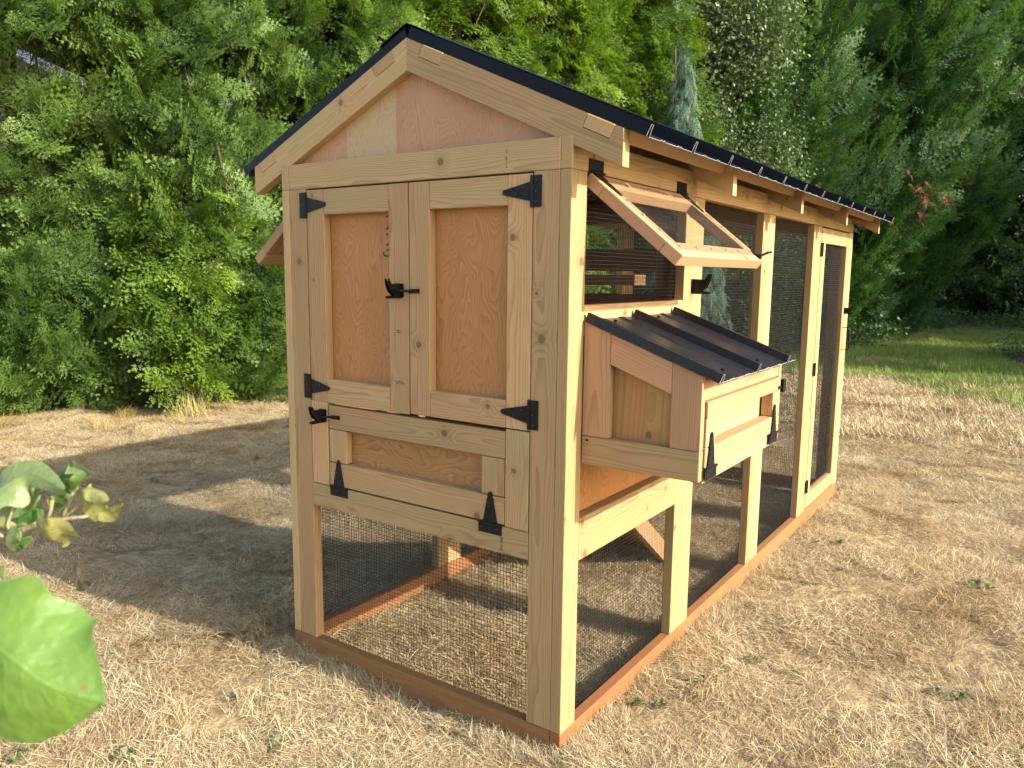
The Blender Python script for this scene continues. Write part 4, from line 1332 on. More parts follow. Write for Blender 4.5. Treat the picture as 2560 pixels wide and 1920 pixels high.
# far end of the garden
FG = 'shaded conifers at the end of the lawn'
for i, (x, y, H, R, n_, lab) in enumerate(((-3.0, 33.5, 20.0, 4.4, 1100, 'shaded drooping conifer at the lawn end, left of the others'), (0.8, 35.0, 22.0, 4.6, 1200, 'shaded drooping conifer at the lawn end, right frame edge'), (4.6, 36.5, 16.0, 3.6, 300, 'shaded drooping conifer beyond the right frame edge'), (-6.8, 36.0, 17.0, 3.6, 300, 'shaded conifer behind the leaning dark cypress'),
        (-1.6, 41.0, 20.0, 4.2, 500, 'tall conifer of the far woods, left of centre behind the drooping ones'), (3.2, 42.0, 20.0, 4.2, 500, 'tall conifer of the far woods at the right frame edge'), (7.6, 41.0, 19.0, 4.2, 300, 'tall conifer of the far woods beyond the right edge'))):
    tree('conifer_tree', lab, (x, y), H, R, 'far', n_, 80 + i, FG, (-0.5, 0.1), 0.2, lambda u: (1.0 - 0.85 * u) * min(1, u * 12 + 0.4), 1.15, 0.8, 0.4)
# trees standing to the right of the view; the sun behind them shades the far lawn
SG = 'trees to the right that shade the lawn'
tree('conifer_tree', 'conifer right of the lawn whose shadow crosses the near grass', (11.5, 15.6), 10.5, 3.3, 'far', 1100, 91, SG, (-0.3, 0.3), 0.1, None, 1.0, 0.2)
for i, (x, y, H, R) in enumerate(((10.5, 24.0, 14.0, 3.2), (10.0, 28.5, 14.0, 3.2))):
    tree('conifer_tree', 'tall conifer right of the lawn shading its ' + ('middle', 'far part', 'very end')[i], (x, y), H, R, 'far', 800, 92 + i, SG, (-0.3, 0.3), 0.1, None, 1.4, 0.2)
# low bush and soil heap at the right edge
tree('bush', 'dark low bush at the right frame edge beside a soil heap', (1.15, 15.6), 0.75, 0.95, 'broad', 90, 97, None, (0.0, 1.0), 0.0, lambda u: 1 - 0.4 * u, 0.7, 0.5, 0.1, cat='bush', r0=0.02)

# ------------------------------------------------------------------ house behind the hedge
def house():
    c = at_px(60, 330, 11.2)
    root = empty('house', (c.x, c.y, 0), 'house with brown shingle roof and white trim glimpsed through the hedge', 'house')
    # ridge direction roughly across the view
    a, b = at_px(-700, -130, 10.6), at_px(420, 305, 11.6)
    a.z = 0; b.z = 0
    ux = (b - a); Lw = ux.length; ux.normalize()
    uy = Vector((-ux.y, ux.x, 0))
    if uy.dot(CF) < 0: uy = -uy
    wall = NT('cream_siding'); tc = wall.n('TexCoord').outputs['Object']
    z = wall.sep(tc)[2]
    lap = wall.math('FRACT', wall.math('MULTIPLY', z, 6.0))
    wall.set(color=(0.52, 0.46, 0.38), rough=0.8); wall.bump(lap, 0.8, 0.02)
    def slab(name, p0, p1, p2, p3, th, mat):
        bm = bmesh.new()
        n = (p1 - p0).cross(p3 - p0).normalized()
        q = [p0, p1, p2, p3]
        A = [bm.verts.new(p) for p in q]; B = [bm.verts.new(p + n * th) for p in q]
        bm.faces.new(A); bm.faces.new(B[::-1])
        for i in range(4):
            bm.faces.new((A[i], B[i], B[(i + 1) % 4], A[(i + 1) % 4]))
        bmesh.ops.recalc_face_normals(bm, faces=list(bm.faces))
        return obj(name, bm_mesh(name, bm), mat, root)
    zl, zr = at_px(0, 116, 11.0).z, at_px(290, 250, 11.4).z
    s0, s1 = (at_px(0, 116, 11.0) - a).dot(ux), (at_px(290, 250, 11.4) - a).dot(ux)
    sl = (zr - zl) / (s1 - s0)
    zz = lambda s: zl + sl * (s - s0)
    P = lambda s, t, z: a + ux * s + uy * t + Vector((0, 0, z))
    sA, sB = -1.5, s1 + 1.2
    shingle = NT('brown_shingles'); p = shingle.n('TexCoord').outputs['Object']
    br = shingle.noise(p, 7.0, 4.0, 0.7)
    shingle.set(color=shingle.ramp(br, [(0.3, (0.12, 0.08, 0.06)), (0.7, (0.38, 0.29, 0.22))]), rough=0.9)
    slab('roof', P(sA, -1.6, zz(sA) - 2.4), P(sB, -1.6, zz(sB) - 2.4), P(sB, 0.0, zz(sB)), P(sA, 0.0, zz(sA)), 0.08, shingle.m)
    slab('wall', P(sA + 0.4, -1.2, -0.2), P(sB - 0.4, -1.2, -0.2), P(sB - 0.4, -1.2, zz(sB) - 2.2), P(sA + 0.4, -1.2, zz(sA) - 2.2), 0.2, wall.m)
    slab('trim', P(sA, -0.2, zz(sA) - 0.06), P(sB, -0.2, zz(sB) - 0.06), P(sB, -0.2, zz(sB) + 0.09), P(sA, -0.2, zz(sA) + 0.09), 0.12, NT('white_trim').set(color=(0.75, 0.76, 0.78), rough=0.5).m)
house()

# ------------------------------------------------------------------ soil heap
def heap(name, label, c, r, h, seed):
    rg = np.random.default_rng(seed)
    n, k = 14, 36
    v, f = [], []
    for i in range(n + 1):
        t = i / n
        for j in range(k):
            a = 2 * math.pi * j / k
            rr = r * t * (1 + 0.12 * math.sin(a * 3 + 1) + 0.05 * math.sin(a * 7))
            zz_ = h * math.cos(min(1, t) * 1.57) ** 1.3 * (1 + 0.2 * rg.normal() * (1 - t)) + rg.normal(0, 0.012)
            v.append((rr * math.cos(a), rr * math.sin(a), zz_ - 0.03 * t))
    for i in range(n):
        for j in range(k):
            f.append((i * k + j, i * k + (j + 1) % k, (i + 1) * k + (j + 1) % k, (i + 1) * k + j))
    w = NT('bare_soil'); tc = w.n('TexCoord').outputs['Object']
    nn = w.noise(tc, 22.0, 5.0, 0.7)
    w.set(color=w.ramp(nn, [(0.3, (0.045, 0.028, 0.018)), (0.75, (0.15, 0.10, 0.065))]), rough=0.95, spec=0.1); w.bump(nn, 0.9, 0.02)
    o = obj(name, np_mesh(name, np.array(v), np.array(f), None, True), w.m, None, Matrix.Translation((c[0], c[1], float(gz(*c)))))
    return tag(o, label, 'soil heap')
pm = at_px(2555, 935, 13.5)
heap('soil_heap', 'brown heap of bare soil at the right frame edge', (pm.x + 0.15, pm.y), 0.75, 0.26, 5)

# ------------------------------------------------------------------ grass
def blade_mat(name, cols, green=0.0, world_green=False):
    w = NT(name)
    g = w.n('NewGeometry')
    isl = g.outputs['Random Per Island']
    p = g.outputs['Position']
    tint = w.n('Attribute', attribute_type='INSTANCER', attribute_name='tint').outputs['Fac']
    tip = w.n('Attribute', attribute_name='tip').outputs['Fac']
    r = w.math('FRACT', w.math('ADD', w.math('MULTIPLY', isl, 7.7), w.math('MULTIPLY', tint, 3.1)))
    col = w.ramp(r, cols)
    nz = w.noise(p, 1.7, 4.0, 0.65)
    col = w.mix(w.math('MULTIPLY', w.math('SUBTRACT', nz, 0.44), 3.4, clamp=True), col, w.mix(1.0, col, (0.74, 0.62, 0.46), 'MULTIPLY'))
    if world_green:
        n2 = w.noise(p, 2.6, 3.0, 0.6)
        fac = w.math('MULTIPLY', w.math('SUBTRACT', n2, 0.60), 5.0, clamp=True)
        fac = w.math('MULTIPLY', fac, w.math('GREATER_THAN', isl, 0.45))
        col = w.mix(w.math('MULTIPLY', fac, 0.8), col, (0.13, 0.15, 0.045))
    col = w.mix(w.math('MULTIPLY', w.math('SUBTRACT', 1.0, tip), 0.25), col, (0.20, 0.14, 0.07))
    w.set(color=col, rough=0.6, spec=0.25)
    tl = w.n('BsdfTranslucent'); w.t.links.new(col, tl.inputs[0])
    mx = w.n('MixShader'); mx.inputs[0].default_value = 0.22
    w.t.links.new(w.b.outputs[0], mx.inputs[1]); w.t.links.new(tl.outputs[0], mx.inputs[2])
    w.t.links.new(mx.outputs[0], w.out.inputs[0])
    return w.m

def grass_patch(seed, n, R, l0, l1, lean0, lean1, wd, comb=0.5, curl=0.5, segs=2):
    rg = np.random.default_rng(seed)
    V, Tq, A = [], [], []
    cdir = rg.uniform(0, 6.28)
    rr = R * np.sqrt(rg.uniform(0, 1, n)); aa = rg.uniform(0, 6.283, n)
    for i in range(n):
        x, y = rr[i] * math.cos(aa[i]), rr[i] * math.sin(aa[i])
        d = cdir + rg.normal(0, 0.7) if rg.uniform() < comb else rg.uniform(0, 6.283)
        le = math.radians(rg.uniform(lean0, lean1))
        L = rg.uniform(l0, l1)
        w = wd * rg.uniform(0.7, 1.25)
        dx, dy = math.cos(d), math.sin(d)
        sx, sy = -dy, dx
        tw = rg.uniform(-0.6, 0.6)
        p = np.array([x, y, rg.uniform(-0.004, 0.006)])
        base = len(V)
        bend = rg.normal(0, curl * 0.5)
        for k in range(segs + 1):
            t = k / segs
            ww = w * (1 - t ** 2) * 0.5
            off = np.array([sx * math.cos(tw), sy * math.cos(tw), math.sin(tw)]) * ww
            if k < segs:
                V += [p - off, p + off]; A += [t, t]
            else:
                V.append(p.copy()); A.append(1.0)
            le2 = le + curl * t * rg.uniform(0.2, 1.0)
            st = L / segs
            dd = d + bend * t
            p = p + np.array([math.cos(dd) * math.sin(le2), math.sin(dd) * math.sin(le2), max(math.cos(le2), -0.05)]) * st
            if p[2] < 0.002: p[2] = 0.002
        for k in range(segs - 1):
            b = base + 2 * k
            Tq += [(b, b + 1, b + 3), (b, b + 3, b + 2)]
        b = base + 2 * (segs - 1)
        Tq.append((b, b + 1, b + 2))
    return np_mesh('grass_patch', np.array(V), np.array(Tq), {'tip': A})

STRAW = [(0.0, (0.83, 0.70, 0.45)), (0.28, (0.73, 0.59, 0.35)), (0.5, (0.60, 0.465, 0.26)), (0.68, (0.31, 0.225, 0.12)), (0.82, (0.45, 0.315, 0.17)), (1.0, (0.84, 0.72, 0.47))]
GREEN = [(0.0, (0.11, 0.23, 0.03)), (0.4, (0.18, 0.32, 0.045)), (0.7, (0.30, 0.38, 0.085)), (1.0, (0.50, 0.45, 0.18))]
GOLD = [(0.0, (0.60, 0.47, 0.19)), (0.5, (0.50, 0.38, 0.13)), (0.8, (0.35, 0.28, 0.09)), (1.0, (0.64, 0.55, 0.28))]
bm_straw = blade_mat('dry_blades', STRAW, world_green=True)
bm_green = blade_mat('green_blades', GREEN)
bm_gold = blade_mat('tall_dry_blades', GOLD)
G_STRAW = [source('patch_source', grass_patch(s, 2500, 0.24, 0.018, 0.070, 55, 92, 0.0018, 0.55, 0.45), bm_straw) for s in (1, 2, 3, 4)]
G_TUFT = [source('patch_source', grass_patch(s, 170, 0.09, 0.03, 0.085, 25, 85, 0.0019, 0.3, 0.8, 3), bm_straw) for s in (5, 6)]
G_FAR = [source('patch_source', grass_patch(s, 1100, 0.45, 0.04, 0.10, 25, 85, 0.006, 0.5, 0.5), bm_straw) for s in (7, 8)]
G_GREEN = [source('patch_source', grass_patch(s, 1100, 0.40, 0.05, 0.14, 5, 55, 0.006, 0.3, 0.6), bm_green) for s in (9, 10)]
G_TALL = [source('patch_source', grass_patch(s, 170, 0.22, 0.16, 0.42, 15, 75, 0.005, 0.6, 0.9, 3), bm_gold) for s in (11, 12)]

def in_view(x, y, pad=0.12):
    d = np.stack([x - CAM_P.x, y - CAM_P.y, np.full_like(x, -CAM_P.z)], 1)
    f = d @ np.array(CF); r = d @ np.array(CR); u = d @ np.array(CU)
    return (f > 0.4) & (np.abs(r / f) < 0.66 + pad) & (u / f > -0.50 - pad - 0.05) & (u / f < 0.5)

# hedge foot as a line x(y): foliage surface
HX = lambda y: np.interp(y, [-4, 1.3, 2.1, 3.4, 8.5, 12.5, 16.9, 22.3, 30], [-8.6, -7.1, -6.4, -5.6, -4.5, -3.6, -2.7, -2.2, -2.0])
def on_sill(x, y):
    xi, yi = x / IN, y / IN
    out = (xi > -49.2) & (xi < 1.2) & (yi > -1.2) & (yi < 145.2)
    inn = (xi > -45.3) & (xi < -2.7) & (yi > 2.7) & (yi < 141.3)
    return out & ~inn

def lay(name, label, srcs, n, region, dens, s0, s1, seed, tilt=0.06):
    rg = np.random.default_rng(seed)
    x = rg.uniform(region[0], region[1], n); y = rg.uniform(region[2], region[3], n)
    k = (rg.uniform(0, 1, n) < dens(x, y)) & ~on_sill(x, y) & in_view(x, y, 0.4)
    x, y = x[k], y[k]
    m = len(x)
    pos = np.stack([x, y, gz(x, y) - 0.002], 1)
    rot = np.stack([rg.normal(0, tilt, m), rg.normal(0, tilt, m), rg.uniform(0, 6.283, m)], 1)
    sc = rg.uniform(s0, s1, m)
    o = scatter(name, pos, rot, np.stack([sc, sc, sc * rg.uniform(0.75, 1.25, m)], 1), rg.integers(0, len(srcs), m), rg.uniform(0, 1, m), srcs)
    return tag(o, label, None, None, 'stuff')

def bare(x, y):
    b = smooth(0.66, 0.80, 0.62 * vnoise(x * 1.7, y * 1.7, 3) + 0.35 * vnoise(x * 5.5, y * 5.5, 4))
    for bx, by, br in ((0.30, 0.28, 0.30), (0.95, 1.5, 0.38), (0.55, 0.9, 0.25), (-1.0, -0.5, 0.2), (0.5, 2.2, 0.25)):
        b = np.maximum(b, 0.9 * (1 - smooth(0.3, 1.0, np.hypot(x - bx, y - by) / br)))
    return b
gmask = lambda x, y: smooth(8.0, 12.2, y + 3.4 * (vnoise(x * 0.7, y * 0.5, 8) - 0.5) + 0.25 * x)
lay('dry_grass', 'short matted straw-coloured grass of the near lawn', G_STRAW, 2300, (-7.5, 3.2, -1.6, 6.5), lambda x, y: (1 - 0.92 * bare(x, y)) * (x > HX(y) - 0.6), 0.75, 1.25, 1)
lay('dry_grass_tufts', 'longer straw tufts scattered over the near lawn', G_TUFT, 2600, (-7.0, 3.0, -1.4, 6.5), lambda x, y: (0.15 + 0.85 * smooth(0.45, 0.7, vnoise(x * 2.2, y * 2.2, 12))) * (1 - bare(x, y)) * (x > HX(y)), 0.6, 1.15, 2, 0.15)
lay('far_dry_grass', 'straw-coloured grass of the middle lawn', G_FAR, 700, (-7, 4.0, 6.0, 14), lambda x, y: (1 - 0.85 * gmask(x, y)) * (x > HX(y) - 0.5), 0.8, 1.3, 3)
lay('green_grass', 'green grass strip of the lawn beyond the coop', G_GREEN, 1500, (-4.5, 5.0, 7.6, 24), lambda x, y: gmask(x, y) * (0.35 + 0.65 * smooth(0.35, 0.55, vnoise(x * 0.6 + 3, y * 0.9, 15))) * (x > HX(y) - 0.4), 0.7, 1.35, 4, 0.08)
lay('tall_dry_grass', 'tall golden uncut grass along the foot of the hedge', G_TALL, 1500, (-9, -1, -1.5, 20), lambda x, y: np.minimum(1, np.exp(-((x - HX(y) - 0.05) / 0.42) ** 2) * (0.25 + 0.75 * smooth(0.3, 0.6, vnoise(x * 1.1, y * 1.1, 21))) + 1.0 * np.exp(-((x + 6.55) ** 2 + (y - 2.9) ** 2) / 0.5)), 0.3, 0.85, 5, 0.2)
rg = np.random.default_rng(31)
ex, ey = [], []
for _ in range(420):
    t = rg.uniform(0, 1)
    k = rg.integers(0, 4)
    o_ = rg.uniform(0.4, 2.0)
    if k == 0: ex.append(-48 * t); ey.append(-o_)
    elif k in (1, 2): ex.append(o_); ey.append(144 * t ** 1.3)
    else: ex.append(-48 - o_); ey.append(144 * t)
ex, ey = np.array(ex) * IN, np.array(ey) * IN
kk = vnoise(ex * 4, ey * 4, 9) > 0.35
ex, ey = ex[kk], ey[kk]
m_ = len(ex)
sc_ = rg.uniform(0.5, 1.15, m_)
tag(scatter('edge_grass', np.stack([ex, ey, gz(ex, ey) - 0.004], 1), np.stack([rg.normal(0, 0.2, m_), rg.normal(0, 0.2, m_), rg.uniform(0, 6.28, m_)], 1), np.stack([sc_ * 0.7, sc_ * 0.7, sc_], 1), rg.integers(0, 2, m_), rg.uniform(0, 1, m_), G_TUFT), 'dry grass growing up against the base rails of the coop', None, None, 'stuff')
# ivy and weeds at the far hedge foot
rg = np.random.default_rng(77)
n_ = 420
y_ = rg.uniform(12, 31, n_); x_ = np.where(rg.uniform(0, 1, n_) < 0.45, HX(y_) + rg.normal(0.1, 0.3, n_), rg.uniform(-4, 4, n_))
y_ = np.where(x_ > HX(y_) + 0.9, rg.uniform(27, 32, n_), y_)
a_ = rg.uniform(0, 6.28, n_)
X_ = np.stack([np.cos(a_), np.sin(a_), rg.uniform(0.1, 0.9, n_)], 1)
sc_ = rg.uniform(0.5, 1.2, n_)
tag(scatter('ivy', np.stack([x_, y_, gz(x_, y_) + 0.05], 1), eul(X_, np.tile([[0, 0, 1.0]], (n_, 1))), np.repeat(sc_[:, None], 3, 1), np.zeros(n_, int), rg.uniform(0.2, 0.9, n_), SRC['ivy']), 'low leafy ground cover at the far hedge foot', None, None, 'stuff')

# small broad-leaved weeds in the dry lawn
def weed_mesh(seed):
    rg = np.random.default_rng(seed); T = Tri()
    for i in range(13):
        a = rg.uniform(0, 6.283); l = rg.uniform(0.015, 0.04); w_ = l * rg.uniform(0.16, 0.28)
        D = np.array([math.cos(a), math.sin(a), 0]); Y = np.array([-math.sin(a), math.cos(a), 0]); h = rg.uniform(0.2, 0.9)
        p0 = D * 0.006; p1 = D * l * 0.55 + np.array([0, 0, l * h * 0.6]); p2 = D * l + np.array([0, 0, l * h * 0.55])
        T.tri(p0, p1 + Y * w_, p1, 0.2, 0.5); T.tri(p0, p1, p1 - Y * w_, 0.2, 0.5); T.tri(p1, p1 + Y * w_, p2, 0.5, 0.7); T.tri(p1, p2, p1 - Y * w_, 0.5, 0.7)
    return T.mesh('weed')
WEED = [source('weed_source', weed_mesh(s), leaf_mat('weed_leaves_%d' % s, (0.09, 0.12, 0.045), (0.24, 0.27, 0.12))) for s in (1, 2)]
rg = np.random.default_rng(5)
wx, wy = [], []
for u, v in ((345, 1625), (640, 1755), (780, 1660), (380, 1870), (90, 1890), (700, 1890), (2080, 1370), (2130, 1435), (2470, 1480), (1760, 1700), (1945, 1690), (2440, 1140), (2150, 1160), (2240, 1175), (300, 1760), (1610, 1790), (500, 1340), (640, 1150), (120, 1250), (420, 1215), (2380, 1740)):
    d = (CF + CR * ((u - 1280) / CAM_F) - CU * ((v - 960) / CAM_F)); t = -CAM_P.z / d.z; p = CAM_P + d * t
    for _ in range(2):
        wx.append(p.x + rg.normal(0, 0.05)); wy.append(p.y + rg.normal(0, 0.05))
wx, wy = np.array(wx), np.array(wy); m_ = len(wx)
sc_ = rg.uniform(0.6, 1.3, m_)
tag(scatter('weeds', np.stack([wx, wy, gz(wx, wy) + 0.008], 1), np.stack([rg.normal(0, 0.15, m_), rg.normal(0, 0.15, m_), rg.uniform(0, 6.28, m_)], 1), np.repeat(sc_[:, None], 3, 1), rg.integers(0, 2, m_), rg.uniform(0.2, 0.8, m_), WEED), 'small broad-leaved weeds in the dry lawn', None, None, 'stuff')

# bare forked stick lying in the shadow, left of the coop
p_ = at_px(318, 1335, 1.0); d_ = p_ - CAM_P; p_ = CAM_P + d_ * (-(CAM_P.z - 0.012) / d_.z)
bm = bmesh.new()
z0 = float(gz(p_.x, p_.y)) + 0.015
for q in ([(0, 0, 0), (-0.05, -0.06, 0.03), (-0.12, -0.10, 0.035)], [(-0.02, -0.02, 0.01), (-0.03, 0.05, 0.05), (-0.02, 0.09, 0.09)], [(0.0, 0.0, 0.0), (0.06, 0.03, 0.0)]):
    tube_bm(bm, [Vector(a) + Vector((p_.x, p_.y, z0)) for a in q], [0.008, 0.006, 0.004][:len(q)], 6)
tag(obj('stick', bm_mesh('stick', bm, True), GREYBARK), 'pale forked stick lying in the shaded grass', 'stick')

# ------------------------------------------------------------------ apple twigs close to the lens
def apple_leaf_mat(name, top, under, yellow):
    w = NT(name)
    lu = w.n('Attribute', attribute_name='lu').outputs['Fac']
    lv = w.n('Attribute', attribute_name='lv').outputs['Fac']
    tc = w.n('TexCoord').outputs['Object']
    back = w.n('NewGeometry').outputs['Backfacing']
    rnd = w.n('ObjectInfo').outputs['Random']
    n1 = w.noise(tc, 60.0, 3.0, 0.6)
    av = w.math('ABSOLUTE', lv)
    vein = w.math('ABSOLUTE', w.math('SUBTRACT', w.math('FRACT', w.math('MULTIPLY', w.math('SUBTRACT', lu, w.math('MULTIPLY', av, 0.35)), 8.0)), 0.5))
    vl = w.math('MULTIPLY', w.math('SUBTRACT', 1.0, w.math('MULTIPLY', vein, 11.0), clamp=True), w.math('SUBTRACT', 1.0, av))
    mid = w.math('SUBTRACT', 1.0, w.math('MULTIPLY', av, 22.0), clamp=True)
    v = w.math('MAXIMUM', w.math('MULTIPLY', vl, 0.5), mid)
    col = w.mix(n1, top, tuple(1.35 * c for c in top))
    edge = w.math('MULTIPLY', w.math('SUBTRACT', w.math('ADD', av, w.math('MULTIPLY', w.noise(tc, 35.0, 3.0), 0.5)), 1.02), 4.0, clamp=True)
    col = w.mix(edge, col, yellow)
    col = w.mix(w.math('MULTIPLY', v, 0.30), col, (0.26, 0.33, 0.10))
    col = w.mix(back, col, w.mix(w.math('MULTIPLY', v, 0.4), under, tuple(1.3 * c for c in under)))
    spot = w.n('TexVoronoi', feature='F1'); w.put(spot.inputs['Vector'], tc); spot.inputs['Scale'].default_value = 85.0
    sc = w.sep(spot.outputs['Color'])[0]
    sp = w.math('MULTIPLY', w.math('LESS_THAN', spot.outputs['Distance'], 0.17), w.math('GREATER_THAN', sc, 0.93))
    col = w.mix(sp, col, (0.16, 0.12, 0.045))
    big = w.noise(tc, 22.0, 3.0, 0.6)
    col = w.mix(w.math('MULTIPLY', w.math('SUBTRACT', big, 0.45), 2.0, clamp=True), col, w.mix(1.0, col, (1.5, 1.25, 0.8), 'MULTIPLY'))
    w.set(color=col, rough=w.math('ADD', 0.30, w.math('MULTIPLY', n1, 0.3)), spec=0.45)
    w.bump(w.math('ADD', w.math('MULTIPLY', v, -0.35), w.math('MULTIPLY', w.noise(tc, 75.0, 2.0), 1.6)), 0.8, 0.0022)
    tl = w.n('BsdfTranslucent'); w.t.links.new(w.mix(1.0, col, (1.5, 1.6, 0.5), 'MULTIPLY'), tl.inputs[0])
    mx = w.n('MixShader'); mx.inputs[0].default_value = 0.27
    w.t.links.new(w.b.outputs[0], mx.inputs[1]); w.t.links.new(tl.outputs[0], mx.inputs[2])
    w.t.links.new(mx.outputs[0], w.out.inputs[0])
    return w.m
AL = apple_leaf_mat('apple_leaf', (0.045, 0.115, 0.028), (0.15, 0.21, 0.08), (0.26, 0.26, 0.06))
AL2 = apple_leaf_mat('yellowing_apple_leaf', (0.085, 0.15, 0.032), (0.22, 0.23, 0.085), (0.30, 0.23, 0.08))
AL_BIG = apple_leaf_mat('near_apple_leaf', (0.052, 0.130, 0.022), (0.10, 0.19, 0.035), (0.24, 0.25, 0.03))

def cam_pt(u, v, d): return at_px(u, v, d)

def apple_leaf(path, wid, side, fold, mat, parent, name='leaf', seed=0, wave=0.16, blunt=0.72):
    """blade along a 3D midrib path; side = direction of one half; fold = angle each half is bent out of plane"""
    rg = random.Random(seed)
    n, k = 22, 6
    P = [Vector(p) for p in path]
    def mid(t):
        s = t * (len(P) - 1); i = min(int(s), len(P) - 2); f = s - i
        p0, p1, p2, p3 = P[max(i - 1, 0)], P[i], P[i + 1], P[min(i + 2, len(P) - 1)]
        return 0.5 * ((2 * p1) + (p2 - p0) * f + (2 * p0 - 5 * p1 + 4 * p2 - p3) * f * f + (3 * p1 - p0 - 3 * p2 + p3) * f ** 3)
    bm = bmesh.new()
    lu = bm.verts.layers.float.new('lu'); lv = bm.verts.layers.float.new('lv')
    rows = []
    L = sum((P[i + 1] - P[i]).length for i in range(len(P) - 1))
    ph = rg.uniform(0, 6)
    for i in range(n + 1):
        t = i / n
        c = mid(t)
        tg = (mid(min(t + 0.02, 1)) - mid(max(t - 0.02, 0))).normalized()
        s = Vector(side); s = (s - tg * s.dot(tg)).normalized()
        nn = tg.cross(s)
        if blunt > 1:
            wd_ = wid * float(np.interp(t, [0, 0.1, 0.3, 0.5, 0.68, 0.8, 0.88, 0.95, 1], [0.03, 0.5, 0.93, 1.0, 0.98, 0.80, 0.45, 0.17, 0.01])) * (1 + 0.05 * math.sin(t * 17 + ph))
        else:
          wd_ = wid * (math.sin(math.pi * min(1, t ** blunt)) ** 0.75 * (1 - 0.25 * t) * (1 + 0.06 * math.sin(t * 17 + ph)) + 0.004)
        row = []
        for j in range(-k, k + 1):
            v = j / k
            a = fold[0] if v > 0 else fold[1]
            ang = a * (0.75 + 0.25 * abs(v))
            # serrated rim
            ser = 1 + (0.10 * ((i * 1.37 + rg.random()) % 1.0 - 0.5) if abs(j) == k else 0)
            r = wd_ * abs(v) * ser
            sg = 1 if v >= 0 else -1
            off = s * (sg * r * math.cos(ang)) + nn * (r * math.sin(ang)) + nn * (wave * wid * abs(v) ** 2 * math.sin(t * 11 + ph + sg))
            vt = bm.verts.new(c + off)
            vt[lu] = t; vt[lv] = v
            row.append(vt)
        rows.append(row)
    for i in range(n):
        for j in range(2 * k):
            bm.faces.new((rows[i][j], rows[i][j + 1], rows[i + 1][j + 1], rows[i + 1][j]))
    return obj(name, bm_mesh(name, bm, True), mat, parent)

STEM = bark_mat('green_twig', (0.16, 0.15, 0.07), (0.36, 0.30, 0.17))
D1 = 0.92
Z8 = lambda x, y, d=D1: cam_pt(0.4459 * x, 1120 + 0.4459 * y, d)
tw = empty('apple_branch', Z8(-120, 560), 'apple twig with curled leaves reaching in from the left edge', 'branch')
bm = bmesh.new()
tube_bm(bm, [Z8(-420, 760, 0.98), Z8(-120, 570, 0.95), Z8(110, 465), Z8(250, 412), Z8(330, 402), Z8(440, 388), Z8(495, 382)], [0.006, 0.005, 0.0042, 0.0036, 0.003, 0.0022, 0.0018], 8)
for pts in ([Z8(60, 470), Z8(40, 435), Z8(70, 340), Z8(95, 270)], [Z8(262, 405), Z8(285, 350), Z8(295, 290)], [Z8(345, 398), Z8(375, 340), Z8(410, 250)], [Z8(350, 398), Z8(400, 355), Z8(440, 325)], [Z8(250, 412), Z8(215, 425)], [Z8(110, 465), Z8(90, 480)], [Z8(20, 500), Z8(-20, 470)]):
    tube_bm(bm, pts, [0.0021] * len(pts), 6)
obj('stem', bm_mesh('stem', bm, True), STEM, tw)
UP = CU; RT = CR; BK = -CF
def leaf8(pts, wid, side, fold, mat, seed):
    apple_leaf([Z8(x, y, D1 + dz) for x, y, dz in pts], wid, side, fold, mat, tw, 'leaf', seed)
leaf8([(-110, 330, -0.02), (10, 225, -0.01), (170, 150, 0.0), (365, 240, -0.03)], 0.031, UP * 0.55 + CF * 0.85, (0.15, -1.0), AL, 1)
leaf8([(95, 275, 0.01), (130, 262, 0.02), (190, 255, 0.03), (232, 228, 0.03)], 0.020, UP * 0.5 + CF, (0.2, -0.5), AL, 2)
leaf8([(20, 285, 0.02), (80, 325, 0.02), (150, 318, 0.02), (225, 262, 0.02)], 0.016, UP, (0.3, 0.4), AL, 3)
leaf8([(408, 258, 0.0), (362, 190, 0.0), (395, 105, 0.0), (520, 152, -0.01)], 0.017, RT + UP * 0.4 + BK * 0.2, (0.7, 0.5), AL, 4)
leaf8([(418, 232, 0.0), (432, 190, -0.01), (455, 150, -0.01), (500, 128, 0.0)], 0.009, RT + UP * 0.4, (0.5, 0.3), AL2, 14)
leaf8([(412, 285, -0.01), (460, 232, -0.02), (530, 240, -0.02), (602, 306, -0.03)], 0.018, UP * 0.25 + CF * 0.9, (-0.2, -1.2), AL2, 5)
leaf8([(485, 384, 0.0), (545, 352, 0.0), (625, 368, 0.0), (695, 312, -0.01)], 0.013, UP * 0.8 + CF * 0.5, (1.2, -0.6), AL2, 6)
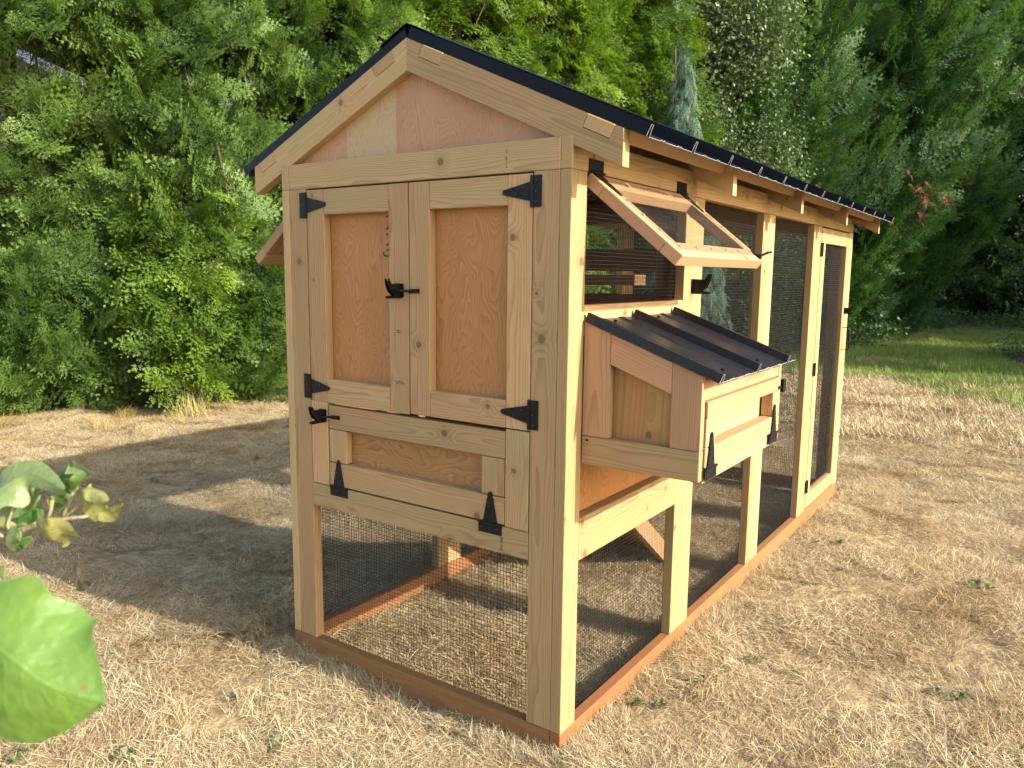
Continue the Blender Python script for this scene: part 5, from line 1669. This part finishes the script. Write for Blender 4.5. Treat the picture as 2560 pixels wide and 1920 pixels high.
leaf8([(520, 360, 0.01), (548, 338, 0.01), (575, 328, 0.01), (602, 340, 0.01)], 0.009, UP, (0.4, -0.4), AL, 15)
leaf8([(200, 412, -0.01), (262, 458, -0.02), (345, 442, -0.02), (442, 494, -0.03)], 0.0145, UP * 0.8 + CF * 0.5, (0.6, -0.9), AL2, 7)
leaf8([(322, 488, 0.0), (338, 502, 0.0), (372, 524, 0.0), (345, 556, 0.0)], 0.009, RT, (0.3, -0.4), AL2, 8)
leaf8([(222, 428, 0.02), (175, 382, 0.02), (120, 392, 0.02), (68, 438, 0.02)], 0.0145, UP, (0.5, 0.2), AL, 9)
leaf8([(112, 466, -0.01), (80, 500, -0.01), (92, 545, -0.01), (180, 500, -0.01)], 0.015, RT + UP * 0.3, (0.5, -0.4), AL, 10)
leaf8([(-60, 425, 0.0), (10, 440, 0.0), (60, 462, 0.0), (100, 482, 0.0)], 0.0115, UP, (-0.4, -0.8), AL2, 11)
leaf8([(300, 340, 0.02), (322, 305, 0.02), (350, 285, 0.02), (378, 250, 0.02)], 0.011, RT + UP, (0.4, -0.5), AL, 12)
leaf8([(-60, 700, 0.0), (-30, 690, 0.0), (0, 700, 0.0), (18, 740, 0.0)], 0.012, UP, (0.2, -0.4), AL, 13)

# the big out-of-focus leaf
D2 = 0.44
K2 = 1.1573
B2 = lambda x, y, d=D2: cam_pt(K2 * x, K2 * y, d)
nb_ = empty('apple_leaf', B2(-120, 1330), 'single large apple leaf, close and blurred, at the left edge', 'leaf')
apple_leaf([B2(-150, 1330, 0.45), B2(-60, 1365, 0.445), B2(25, 1425, 0.44), B2(110, 1485, 0.44), B2(228, 1521, 0.445)], 0.043, UP * 0.80 + RT * 0.30 + CF * 0.62, (-0.12, -0.75), AL_BIG, nb_, 'blade', 5, 0.11, 1.15)
bm = bmesh.new()
tube_bm(bm, [B2(-520, 1180, 0.47), B2(-320, 1260, 0.46), B2(-150, 1330, 0.45), B2(-90, 1352, 0.446)], [0.004, 0.0022, 0.0016, 0.0013], 8)
obj('stalk', bm_mesh('stalk', bm, True), STEM, nb_)
